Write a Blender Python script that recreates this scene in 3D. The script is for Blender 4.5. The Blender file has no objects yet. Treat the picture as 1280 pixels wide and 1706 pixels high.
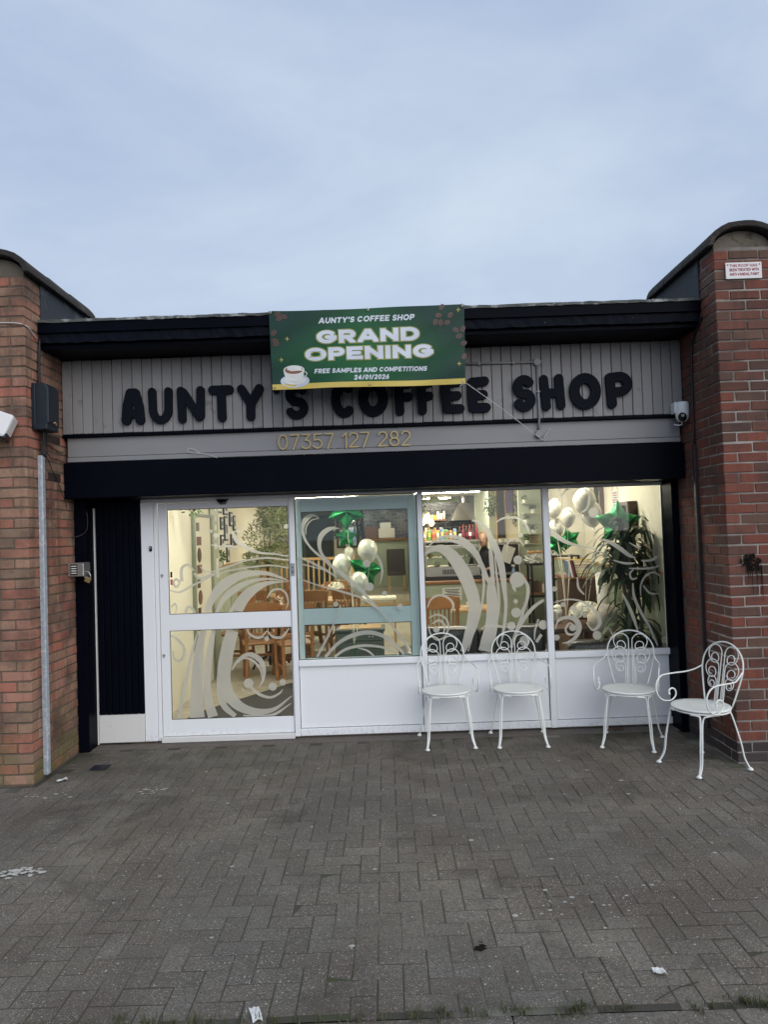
import bpy, bmesh, math, random
import numpy as np
from mathutils import Vector, Matrix
random.seed(7)
SC = bpy.context.scene
COL = SC.collection
R = math.radians

# ------------------------------------------------------------------ camera
cam_d = bpy.data.cameras.new('camera'); cam = bpy.data.objects.new('camera', cam_d); COL.objects.link(cam)
cam_d.sensor_fit = 'VERTICAL'; cam_d.sensor_height = 36.0; cam_d.lens = 36.0*1200/1706
cam_d.clip_start = 0.05; cam_d.clip_end = 2000
CAM = Vector((0, -6.28, 1.74)); PITCH = R(1.77); ROLL = R(1.95)
c_f = Vector((0, math.cos(PITCH), math.sin(PITCH))); c_r0 = Vector((1, 0, 0)); c_u0 = Vector((0, -math.sin(PITCH), math.cos(PITCH)))
c_r = math.cos(ROLL)*c_r0-math.sin(ROLL)*c_u0; c_u = math.sin(ROLL)*c_r0+math.cos(ROLL)*c_u0
cam.matrix_world = Matrix(((c_r.x, c_u.x, -c_f.x, CAM.x), (c_r.y, c_u.y, -c_f.y, CAM.y), (c_r.z, c_u.z, -c_f.z, CAM.z), (0, 0, 0, 1)))
SC.camera = cam

# ------------------------------------------------------------------ sky, sun, exposure
SUN_DIR = Vector((-0.58, 0.74, -0.40)).normalized()      # the way the light travels: from behind the camera
w = bpy.data.worlds.new('World'); SC.world = w; w.use_nodes = True
nt = w.node_tree; bg = nt.nodes['Background']; bg.inputs['Strength'].default_value = 0.075
sky = nt.nodes.new('ShaderNodeTexSky'); sky.sky_type = 'NISHITA'; sky.sun_disc = False
sky.sun_elevation = math.asin(-SUN_DIR.z); sky.sun_rotation = math.atan2(-SUN_DIR.x, -SUN_DIR.y)
tc = nt.nodes.new('ShaderNodeTexCoord'); mp = nt.nodes.new('ShaderNodeMapping'); mp.inputs['Scale'].default_value = (1.0, 1.0, 2.2)
mp.inputs['Rotation'].default_value = (0.3, 0.5, 0.2)
nz = nt.nodes.new('ShaderNodeTexNoise'); nz.inputs['Scale'].default_value = 1.9; nz.inputs['Detail'].default_value = 6; nz.inputs['Roughness'].default_value = 0.56; nz.inputs['Distortion'].default_value = 0.35
rp = nt.nodes.new('ShaderNodeValToRGB'); rp.color_ramp.elements[0].position = 0.34; rp.color_ramp.elements[1].position = 0.70
rp.color_ramp.elements[0].color = (4.1, 5.1, 6.85, 1); rp.color_ramp.elements[1].color = (5.9, 6.8, 8.05, 1)
mx = nt.nodes.new('ShaderNodeMix'); mx.data_type = 'RGBA'; mx.inputs['Factor'].default_value = 0.94
nt.links.new(tc.outputs['Generated'], mp.inputs['Vector']); nt.links.new(mp.outputs['Vector'], nz.inputs['Vector'])
nt.links.new(nz.outputs['Fac'], rp.inputs['Fac'])
nt.links.new(sky.outputs['Color'], mx.inputs['A']); nt.links.new(rp.outputs['Color'], mx.inputs['B']); nt.links.new(mx.outputs['Result'], bg.inputs['Color'])
sd = bpy.data.lights.new('sun', 'SUN'); sd.energy = 1.5; sd.angle = R(75); sd.color = (1.0, 0.965, 0.92)
so = bpy.data.objects.new('sun', sd); COL.objects.link(so); so.location = (4, -9, 8)
so.rotation_euler = SUN_DIR.to_track_quat('-Z', 'Y').to_euler()
SC.view_settings.view_transform = 'Standard'; SC.view_settings.look = 'None'; SC.view_settings.exposure = 0.56; SC.view_settings.gamma = 1.0
SC.view_settings.use_curve_mapping = False
SC.render.engine = 'CYCLES'
cy = SC.cycles; cy.use_denoising = True; cy.max_bounces = 8; cy.diffuse_bounces = 4; cy.glossy_bounces = 3; cy.transmission_bounces = 4; cy.transparent_max_bounces = 16
cy.caustics_reflective = False; cy.caustics_refractive = False; cy.sample_clamp_indirect = 4.0

# ------------------------------------------------------------------ mesh helpers
ORG = {}
def org(o):
    return ORG.get(o.name, Vector((0, 0, 0))) if o else Vector((0, 0, 0))
def tag(o, label=None, cat=None, group=None, kind=None):
    if label: o['label'] = label
    if cat: o['category'] = cat
    if group: o['group'] = group
    if kind: o['kind'] = kind
    return o
def thing(name, label, cat, loc=(0, 0, 0), group=None):
    o = bpy.data.objects.new(name, None); COL.objects.link(o); o.location = loc; o.empty_display_size = 0.1
    ORG[o.name] = Vector(loc)
    return tag(o, label, cat, group)
def link(name, me, parent=None):
    o = bpy.data.objects.new(name, me); COL.objects.link(o)
    if parent: o.parent = parent; ORG[o.name] = org(parent)
    return o
def copy_tree(o, parent=None):
    c = o.copy(); COL.objects.link(c)
    if parent: c.parent = parent
    for ch in [k for k in o.children]: copy_tree(ch, c)
    return c

class MB:
    def __init__(s): s.v = []; s.f = []
    def add(s, v, f):
        n = len(s.v); s.v += [tuple(p) for p in v]; s.f += [tuple(i+n for i in q) for q in f]; return s
    def box(s, x0, x1, y0, y1, z0, z1):
        return s.add([(x0,y0,z0),(x1,y0,z0),(x1,y1,z0),(x0,y1,z0),(x0,y0,z1),(x1,y0,z1),(x1,y1,z1),(x0,y1,z1)],
                     [(0,3,2,1),(4,5,6,7),(0,1,5,4),(1,2,6,5),(2,3,7,6),(3,0,4,7)])
    def obox(s, c, size, eul=(0,0,0)):
        m = Matrix.Rotation(eul[2],3,'Z')@Matrix.Rotation(eul[1],3,'Y')@Matrix.Rotation(eul[0],3,'X'); c = Vector(c)
        k = MB().box(-size[0]/2,size[0]/2,-size[1]/2,size[1]/2,-size[2]/2,size[2]/2)
        return s.add([c+m@Vector(p) for p in k.v], k.f)
    def tube(s, pts, r, n=8, closed=False):
        P = [Vector(p) for p in pts]; N = len(P); rr = r if isinstance(r,(list,tuple)) else [r]*N
        T = []
        for i in range(N):
            a = P[(i-1)%N] if closed or i>0 else P[i]; b = P[(i+1)%N] if closed or i<N-1 else P[i]
            t = b-a; T.append(t.normalized() if t.length>1e-9 else Vector((0,0,1)))
        u = T[0].orthogonal().normalized(); vs = []
        for i in range(N):
            u = (u-T[i]*u.dot(T[i])); u = u.normalized() if u.length>1e-6 else T[i].orthogonal().normalized()
            q = T[i].cross(u)
            for k in range(n):
                a = 2*math.pi*k/n; vs.append(P[i]+(u*math.cos(a)+q*math.sin(a))*rr[i])
        fs = []
        for i in range(N if closed else N-1):
            j = (i+1)%N
            for k in range(n): fs.append((i*n+k, i*n+(k+1)%n, j*n+(k+1)%n, j*n+k))
        if not closed: fs.append(tuple(reversed(range(n)))); fs.append(tuple((N-1)*n+k for k in range(n)))
        return s.add(vs, fs)
    def lathe(s, prof, n=16, c=(0,0,0), sx=1, sy=1):
        vs = []; fs = []
        for r,z in prof:
            for k in range(n):
                a = 2*math.pi*k/n; vs.append((c[0]+r*math.cos(a)*sx, c[1]+r*math.sin(a)*sy, c[2]+z))
        for i in range(len(prof)-1):
            for k in range(n): fs.append((i*n+k, i*n+(k+1)%n, (i+1)*n+(k+1)%n, (i+1)*n+k))
        fs.append(tuple(reversed(range(n)))); fs.append(tuple((len(prof)-1)*n+k for k in range(n)))
        return s.add(vs, fs)
    def ball(s, c, rx, ry, rz, n=14, m=9):
        return s.lathe([(max(1e-4,math.sin(math.pi*i/m)), -math.cos(math.pi*i/m)*rz) for i in range(m+1)], n, c, rx, ry)
    def build(s, name, mat, parent=None, smooth=False, bev=0, seg=1, label=None, cat=None, group=None, kind=None, jit=0):
        v = [Vector(p) for p in s.v]
        o_ = org(parent)
        if parent is None and v:
            xs = [p.x for p in v]; ys = [p.y for p in v]; zs = [p.z for p in v]
            o_ = Vector(((min(xs)+max(xs))/2, (min(ys)+max(ys))/2, min(zs)))
        if jit: v = [p+Vector((random.uniform(-jit,jit),random.uniform(-jit,jit),random.uniform(-jit,jit))) for p in v]
        me = bpy.data.meshes.new(name); me.from_pydata([p-o_ for p in v], [], s.f)
        if bev:
            bm = bmesh.new(); bm.from_mesh(me); bmesh.ops.recalc_face_normals(bm, faces=bm.faces)
            ed = [e for e in bm.edges if len(e.link_faces)==2 and e.calc_face_angle(0)>0.6]
            bmesh.ops.bevel(bm, geom=ed, offset=bev, segments=seg, affect='EDGES', profile=0.5, clamp_overlap=True)
            bm.to_mesh(me); bm.free()
        if smooth: me.polygons.foreach_set('use_smooth', [True]*len(me.polygons))
        me.update(); me.materials.append(mat)
        o = link(name, me, parent)
        if parent is None: o.location = o_; ORG[o.name] = o_
        return tag(o, label, cat, group, kind)

def catmull(P, k=6):
    P = [Vector(p) for p in P]; out = []
    for i in range(len(P)-1):
        a = P[i-1] if i else P[0]*2-P[1]; b = P[i]; c = P[i+1]; d = P[i+2] if i+2<len(P) else P[-1]*2-P[-2]
        for j in range(k):
            t = j/k
            out.append(0.5*((2*b)+(c-a)*t+(2*a-5*b+4*c-d)*t*t+(3*b-a-3*c+d)*t**3))
    out.append(P[-1]); return out

# ------------------------------------------------------------------ material helpers
MATS = {}
class NG:
    def __init__(s, name):
        s.m = bpy.data.materials.new(name); s.m.use_nodes = True; s.nt = s.m.node_tree; s.bs = s.nt.nodes['Principled BSDF']; s.out = s.nt.nodes['Material Output']
    def n(s, t, **kw):
        k = s.nt.nodes.new(t)
        for a,b in kw.items(): setattr(k, a, b)
        return k
    def l(s, a, b): s.nt.links.new(a, b)
    def math(s, op, a, b=None, c=None):
        k = s.n('ShaderNodeMath', operation=op)
        for i,x in enumerate((a,b,c)):
            if x is None: continue
            if isinstance(x,(int,float)): k.inputs[i].default_value = x
            else: s.l(x, k.inputs[i])
        return k.outputs[0]
    def mix(s, f, a, b, bt='MIX'):
        k = s.n('ShaderNodeMix', data_type='RGBA', blend_type=bt)
        for key,x in (('Factor',f),('A',a),('B',b)):
            i = [q for q in k.inputs if q.name==key and (q.type=='RGBA' or key=='Factor' and q.type=='VALUE')][0]
            if isinstance(x,(int,float)): i.default_value = x
            elif isinstance(x,tuple): i.default_value = (*x[:3],1)
            else: s.l(x, i)
        return [q for q in k.outputs if q.type=='RGBA'][0]
    def ramp(s, f, stops, interp='LINEAR'):
        k = s.n('ShaderNodeValToRGB'); cr = k.color_ramp; cr.interpolation = interp
        while len(cr.elements)<len(stops): cr.elements.new(0.5)
        for e,(p,c) in zip(cr.elements, stops): e.position = p; e.color = (*c,1) if isinstance(c,tuple) else (c,c,c,1)
        s.l(f, k.inputs[0]); return k.outputs[0]
    def noise(s, v, sc, det=3, rough=0.55, dist=0):
        k = s.n('ShaderNodeTexNoise'); k.inputs['Scale'].default_value = sc; k.inputs['Detail'].default_value = det; k.inputs['Roughness'].default_value = rough; k.inputs['Distortion'].default_value = dist
        if v is not None: s.l(v, k.inputs['Vector'])
        return k.outputs['Fac']
    def vor(s, v, sc, rnd=1):
        k = s.n('ShaderNodeTexVoronoi'); k.inputs['Scale'].default_value = sc; k.inputs['Randomness'].default_value = rnd
        if v is not None: s.l(v, k.inputs['Vector'])
        return k
    def obj(s):
        t = s.n('ShaderNodeTexCoord'); i = s.n('ShaderNodeObjectInfo'); k = s.n('ShaderNodeVectorMath', operation='ADD')
        v = s.n('ShaderNodeCombineXYZ'); r = s.math('MULTIPLY', i.outputs['Random'], 37.0); s.l(r, v.inputs[0]); s.l(r, v.inputs[2])
        s.l(t.outputs['Object'], k.inputs[0]); s.l(v.outputs[0], k.inputs[1]); return k.outputs[0]
    def pos(s): return s.n('ShaderNodeNewGeometry').outputs['Position']
    def xyz(s, v):
        k = s.n('ShaderNodeSeparateXYZ'); s.l(v, k.inputs[0]); return k.outputs
    def rand(s):
        a = s.n('ShaderNodeObjectInfo').outputs['Random']; b = s.n('ShaderNodeNewGeometry').outputs['Random Per Island']
        return s.math('FRACT', s.math('ADD', a, b))
    def bump(s, h, st=0.3, d=0.01):
        k = s.n('ShaderNodeBump'); k.inputs['Strength'].default_value = st; k.inputs['Distance'].default_value = d
        s.l(h, k.inputs['Height']); s.l(k.outputs[0], s.bs.inputs['Normal'])
    def set(s, **kw):
        for a,b in kw.items():
            i = s.bs.inputs[a.replace('_',' ')]
            if isinstance(b,(int,float)): i.default_value = b
            elif isinstance(b,tuple): i.default_value = (*b[:3],1)
            else: s.l(b, i)
        return s.m

def M(name, c, r=0.6, met=0.0, var=0.12, sc=6, bump=0.0, bs=60, c2=None, f2=0.6, sc2=4, spec=0.5, rnd=0.0, coat=0):
    g = NG(name); v = g.obj(); n1 = g.noise(v, sc, 4)
    col = g.mix(n1, tuple(x*(1-var) for x in c), tuple(min(1,x*(1+var)) for x in c))
    if c2:
        k = g.noise(v, sc2, 5, 0.65); col = g.mix(g.ramp(k, [(f2,0.0),(min(1,f2+0.12),1.0)]), col, c2)
    if rnd:
        q = g.math('MULTIPLY_ADD', g.rand(), 2*rnd, 1-rnd); hs = g.n('ShaderNodeHueSaturation'); g.l(q, hs.inputs['Value']); g.l(col, hs.inputs['Color']); col = hs.outputs[0]
    g.set(Base_Color=col, Metallic=met, Roughness=g.math('MULTIPLY_ADD', n1, 0.2*r, r*0.9), Specular_IOR_Level=spec)
    if coat: g.set(Coat_Weight=coat)
    if bump: g.bump(g.noise(v, bs, 4), bump)
    MATS[name] = g.m; return g.m

def emit(name, c, st):
    g = NG(name); g.set(Base_Color=c, Emission_Color=c, Emission_Strength=st); return g.m

# ------------------------------------------------------------------ materials
def brick_mat(name, stops, zgreen=None):
    g = NG(name); r = g.rand(); P = g.pos(); col = g.ramp(r, stops)
    n = g.noise(P, 45, 5, 0.7); col = g.mix(g.math('MULTIPLY', n, 0.50), col, (0.085,0.05,0.036))
    n2 = g.noise(P, 3.2, 5, 0.6); col = g.mix(g.ramp(n2, [(0.44,0.0),(0.70,0.85)]), col, (0.062,0.042,0.036))
    n3 = g.noise(P, 140, 2); col = g.mix(g.ramp(n3, [(0.66,0.0),(0.74,0.35)]), col, (0.42,0.32,0.26))
    mp = g.n('ShaderNodeMapping'); mp.inputs['Scale'].default_value = (9,9,0.8); g.l(P, mp.inputs['Vector']); run = g.noise(mp.outputs[0], 1.3, 4, 0.6)
    col = g.mix(g.ramp(run, [(0.50,0.0),(0.72,0.6)]), col, (0.06,0.042,0.036))
    if zgreen:
        z = g.xyz(P)[2]; f = g.math('MULTIPLY', g.ramp(z, [(0.05,1.0),(0.55,0.0)]), g.ramp(g.noise(P, 5, 4), [(0.42,0.0),(0.62,0.75)]))
        col = g.mix(f, col, (0.115,0.12,0.04))
    g.set(Base_Color=col, Roughness=0.88, Specular_IOR_Level=0.25); g.bump(n, 0.5, 0.004); return g.m
m_brickL = brick_mat('brick_warm', [(0.0,(0.42,0.18,0.122)),(0.16,(0.50,0.19,0.135)),(0.32,(0.39,0.235,0.155)),(0.48,(0.49,0.24,0.172)),(0.62,(0.29,0.195,0.138)),(0.76,(0.46,0.285,0.195)),(0.88,(0.40,0.235,0.16)),(1.0,(0.47,0.185,0.13))], True)
m_brickR = brick_mat('brick_dark_red', [(0.0,(0.20,0.062,0.044)),(0.2,(0.26,0.078,0.052)),(0.4,(0.145,0.054,0.042)),(0.6,(0.22,0.086,0.062)),(0.8,(0.115,0.062,0.050)),(0.92,(0.18,0.105,0.076)),(1.0,(0.26,0.074,0.050))])
m_blue = brick_mat('brick_blue_engineering', [(0.0,(0.03,0.034,0.042)),(0.5,(0.045,0.048,0.056)),(1.0,(0.06,0.06,0.065))])
m_blackbrick = brick_mat('brick_black_painted', [(0.0,(0.012,0.010,0.012)),(1.0,(0.03,0.022,0.022))])
m_mortarL = M('mortar_brown', (0.13,0.10,0.075), 0.95, var=0.3, sc=20, bump=0.5, bs=90)
def mortarR():
    g = NG('mortar_repointed'); P = g.pos(); y = g.xyz(P)[1]; n = g.noise(P, 30, 4)
    f = g.math('ADD', g.ramp(g.math('ADD', y, 1.0), [(0.36,1.0),(0.46,0.15)]), g.math('MULTIPLY_ADD', n, 0.5, -0.25))
    col = g.mix(f, (0.085,0.06,0.05), (0.36,0.33,0.30)); col = g.mix(g.ramp(g.noise(P, 2.1, 5), [(0.38,0.0),(0.60,0.9)]), col, (0.085,0.062,0.052))
    g.set(Base_Color=col, Roughness=0.95); g.bump(n, 0.6, 0.006); return g.m
m_mortarR = mortarR()
m_black = M('black_gloss_paint', (0.0028,0.0036,0.0075), 0.38, var=0.3, sc=5, bump=0.06, bs=14, spec=0.035)
m_black_worn = M('black_peeling_paint', (0.0045,0.006,0.011), 0.55, spec=0.06, var=0.3, sc=8, bump=0.6, bs=22, c2=(0.20,0.17,0.15), f2=0.68, sc2=16)
m_drip = M('worn_roof_edge', (0.07,0.075,0.07), 0.6, var=0.4, sc=14, bump=0.5, bs=30, c2=(0.33,0.35,0.34), f2=0.52, sc2=9)
m_felt = M('dark_roofing_felt', (0.028,0.034,0.042), 0.75, var=0.35, sc=9, bump=0.7, bs=45, c2=(0.075,0.085,0.095), f2=0.55, sc2=5)
m_coping = M('weathered_coping_concrete', (0.030,0.025,0.022), 0.95, var=0.35, sc=9, bump=0.9, bs=40, c2=(0.075,0.066,0.05), f2=0.58, sc2=7)
m_infill = M('grey_cement_render', (0.15,0.13,0.10), 0.95, var=0.35, sc=12, bump=0.6, bs=40, c2=(0.06,0.055,0.04), f2=0.55, sc2=8)
m_grey = M('grey_painted_timber', (0.25,0.242,0.243), 0.55, var=0.10, sc=3, bump=0.12, bs=30, rnd=0.10, c2=(0.15,0.14,0.138), f2=0.60, sc2=6)
m_greytrim = M('grey_painted_board', (0.245,0.243,0.25), 0.45, var=0.08, sc=3, bump=0.05, bs=20)
m_letter = M('black_letter_foam', (0.0075,0.009,0.0145), 0.6, var=0.2, sc=9, bump=0.05, bs=60, spec=0.05)
m_gold = M('brushed_gold', (0.42,0.32,0.16), 0.42, met=0.4, var=0.2, sc=30)
def upvc():
    g = NG('white_upvc'); P = g.pos(); n = g.noise(P, 3, 3); col = g.mix(n, (0.83,0.845,0.87), (0.87,0.88,0.90)); z = g.xyz(P)[2]
    splash = g.math('MULTIPLY', g.ramp(z, [(0.02,1.0),(0.13,0.0)]), g.ramp(g.noise(P, 34, 5, 0.7), [(0.50,0.0),(0.70,0.6)]))
    col = g.mix(splash, col, (0.34,0.30,0.25))
    mp = g.n('ShaderNodeMapping'); mp.inputs['Scale'].default_value = (30,30,1.6); g.l(P, mp.inputs['Vector'])
    col = g.mix(g.ramp(g.noise(mp.outputs[0], 1, 4, 0.6), [(0.66,0.0),(0.84,0.25)]), col, (0.50,0.48,0.44))
    g.set(Base_Color=col, Roughness=g.math('MULTIPLY_ADD', n, 0.15, 0.25)); return g.m
m_upvc = upvc()
m_dirtywhite = M('dirty_white_board', (0.70,0.69,0.67), 0.6, var=0.06, sc=4, c2=(0.36,0.33,0.28), f2=0.66, sc2=14, bump=0.1)
m_teal = M('white_frame_glass_tint', (0.66,0.76,0.76), 0.35, var=0.05, sc=3)  # white frame; the teal puts the tint of the pane into its colour
m_gasket = M('black_rubber_gasket', (0.012,0.012,0.014), 0.6, var=0.1)
m_whitemetal = M('cream_white_powder_coat', (0.82,0.83,0.79), 0.38, var=0.06, sc=9, c2=(0.33,0.22,0.13), f2=0.70, sc2=34)
m_galv = M('galvanised_steel', (0.42,0.47,0.53), 0.45, met=0.3, var=0.3, sc=34, c2=(0.62,0.66,0.70), f2=0.52, sc2=30)
m_jbox = M('dark_grey_plastic', (0.014,0.018,0.027), 0.42, spec=0.3, var=0.25, sc=8, c2=(0.10,0.09,0.06), f2=0.72, sc2=13)
m_cable = M('black_cable', (0.010,0.010,0.012), 0.5)
m_whitecable = M('pale_cable', (0.55,0.53,0.50), 0.6)
m_brownpipe = M('dark_brown_paint', (0.035,0.024,0.024), 0.5, var=0.2)
m_cctv = M('white_plastic', (0.74,0.76,0.78), 0.3, var=0.03)
m_lens = M('glossy_black_plastic', (0.006,0.006,0.008), 0.12)
m_steel = M('satin_steel', (0.46,0.46,0.45), 0.35, met=0.8, var=0.1, sc=20)
m_brass = M('dull_brass', (0.40,0.30,0.16), 0.4, met=0.7, var=0.15, sc=20)
m_red = M('red_ink', (0.33,0.03,0.05), 0.6)
m_signwhite = M('white_enamel', (0.72,0.71,0.70), 0.4, var=0.06, sc=14, c2=(0.45,0.40,0.36), f2=0.70, sc2=20)
m_rope = M('white_cord', (0.55,0.55,0.54), 0.8)
m_conc = M('dirty_concrete', (0.135,0.115,0.10), 0.95, var=0.4, sc=30, bump=0.9, bs=120, c2=(0.33,0.30,0.27), f2=0.63, sc2=80)
m_kerb = M('grey_kerb_concrete', (0.13,0.13,0.128), 0.95, var=0.25, sc=20, bump=0.6, bs=90)
m_tarmac = M('tarmac', (0.055,0.055,0.056), 0.95, var=0.4, sc=60, bump=0.8, bs=150)
m_gum = M('old_chewing_gum', (0.36,0.35,0.33), 0.8, var=0.15)
m_paper = M('white_paper', (0.68,0.68,0.66), 0.8, var=0.05)
m_darkstain = M('dried_dark_tar', (0.008,0.007,0.006), 0.8, var=0.3, spec=0.08)
m_splash = M('white_paint_splash', (0.46,0.45,0.42), 0.8, var=0.1)

def paver():
    g = NG('grey_block_paving'); P = g.pos(); r = g.rand()
    col = g.ramp(r, [(0.0,(0.112,0.097,0.081)),(0.25,(0.140,0.124,0.104)),(0.5,(0.122,0.102,0.083)),(0.75,(0.134,0.119,0.102)),(1.0,(0.156,0.139,0.118))])
    big = g.noise(P, 0.75, 4, 0.6); col = g.mix(g.ramp(big, [(0.40,0.0),(0.62,1.0)]), col, g.mix(1.0, col, (1.55,1.50,1.42), 'MULTIPLY'))
    red = g.noise(P, 0.9, 3); col = g.mix(g.ramp(red, [(0.48,0.0),(0.64,0.75)]), col, (0.098,0.070,0.054))
    sp = g.noise(P, 260, 2, 0.6); col = g.mix(g.ramp(sp, [(0.54,0.0),(0.66,0.8)]), col, (0.25,0.24,0.225))
    fine = g.noise(P, 90, 4, 0.7); col = g.mix(g.ramp(fine, [(0.40,0.0),(0.70,0.75)]), col, (0.052,0.049,0.046))
    for sc,rad,dens,am in ((120,0.26,0.46,0.95),(60,0.20,0.62,1.0),(30,0.15,0.82,1.0)):
        v = g.vor(P, sc); d = g.ramp(g.math('ADD', v.outputs['Distance'], g.math('MULTIPLY_ADD', g.noise(P, sc*5, 2), 0.22, -0.11)), [(rad*0.6,1.0),(rad,0.0)])
        rr = g.xyz(v.outputs['Color'])[0]; k = g.ramp(rr, [(dens,0.0),(dens+0.02,1.0)])
        clus = g.ramp(g.noise(P, 1.9+sc*0.01, 3), [(0.36,0.15),(0.62,1.0)]); col = g.mix(g.math('MULTIPLY', g.math('MULTIPLY', g.math('MULTIPLY', d, k), am), clus), col, (0.58,0.56,0.52))
    damp = g.noise(P, 1.6, 5, 0.65, 0.6); col = g.mix(g.ramp(damp, [(0.56,0.0),(0.70,0.6)]), col, (0.048,0.040,0.034))
    y = g.xyz(P)[1]; moss = g.math('MULTIPLY', g.ramp(g.math('MULTIPLY_ADD', y, 1.0, 1.4), [(0.35,0.0),(1.0,0.5)]), g.ramp(g.noise(P, 3.3, 4), [(0.45,0.0),(0.62,1.0)]))
    col = g.mix(moss, col, (0.055,0.062,0.030))
    g.set(Base_Color=col, Roughness=0.86, Specular_IOR_Level=0.3); g.bump(g.math('ADD', fine, sp), 0.55, 0.004); return g.m
m_paver = paver()
def sand():
    g = NG('joint_sand'); P = g.pos(); n = g.noise(P, 160, 3); col = g.mix(n, (0.036,0.031,0.026), (0.078,0.069,0.058))
    col = g.mix(g.ramp(g.noise(P, 1.1, 3), [(0.52,0.0),(0.66,0.7)]), col, (0.24,0.23,0.20))
    col = g.mix(g.ramp(g.noise(P, 1.7, 4), [(0.50,0.0),(0.62,0.7)]), col, (0.045,0.058,0.018))
    g.set(Base_Color=col, Roughness=1.0); return g.m
m_sand = sand()

def glass_mat(name, tint, fac=1.0):
    g = NG(name); g.nt.nodes.remove(g.bs)
    t = g.n('ShaderNodeBsdfTransparent'); t.inputs[0].default_value = (*tint,1); s = g.n('ShaderNodeBsdfGlossy'); s.inputs['Roughness'].default_value = 0.01
    fr = g.n('ShaderNodeFresnel'); fr.inputs[0].default_value = 1.45; mx = g.n('ShaderNodeMixShader')
    g.l(g.math('MULTIPLY', fr.outputs[0], fac), mx.inputs[0]); g.l(t.outputs[0], mx.inputs[1]); g.l(s.outputs[0], mx.inputs[2]); g.l(mx.outputs[0], g.out.inputs[0]); return g.m
m_glass = glass_mat('clear_glass', (0.97,0.985,0.97), 0.7)
m_glasstint = glass_mat('green_tinted_glass', (0.945,0.975,0.965), 0.6)
def vinyl():
    g = NG('frosted_vinyl'); g.nt.nodes.remove(g.bs); t = g.n('ShaderNodeBsdfTransparent'); t.inputs[0].default_value = (0.9,0.9,0.88,1)
    d = g.n('ShaderNodeBsdfDiffuse'); d.inputs[0].default_value = (0.70,0.70,0.67,1); q = g.n('ShaderNodeBsdfTranslucent'); q.inputs[0].default_value = (0.72,0.71,0.66,1)
    a = g.n('ShaderNodeMixShader'); a.inputs[0].default_value = 0.55; b = g.n('ShaderNodeMixShader'); b.inputs[0].default_value = 0.83
    g.l(d.outputs[0], a.inputs[1]); g.l(q.outputs[0], a.inputs[2]); g.l(t.outputs[0], b.inputs[1]); g.l(a.outputs[0], b.inputs[2]); g.l(b.outputs[0], g.out.inputs[0]); return g.m
m_vinyl = vinyl()

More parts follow.
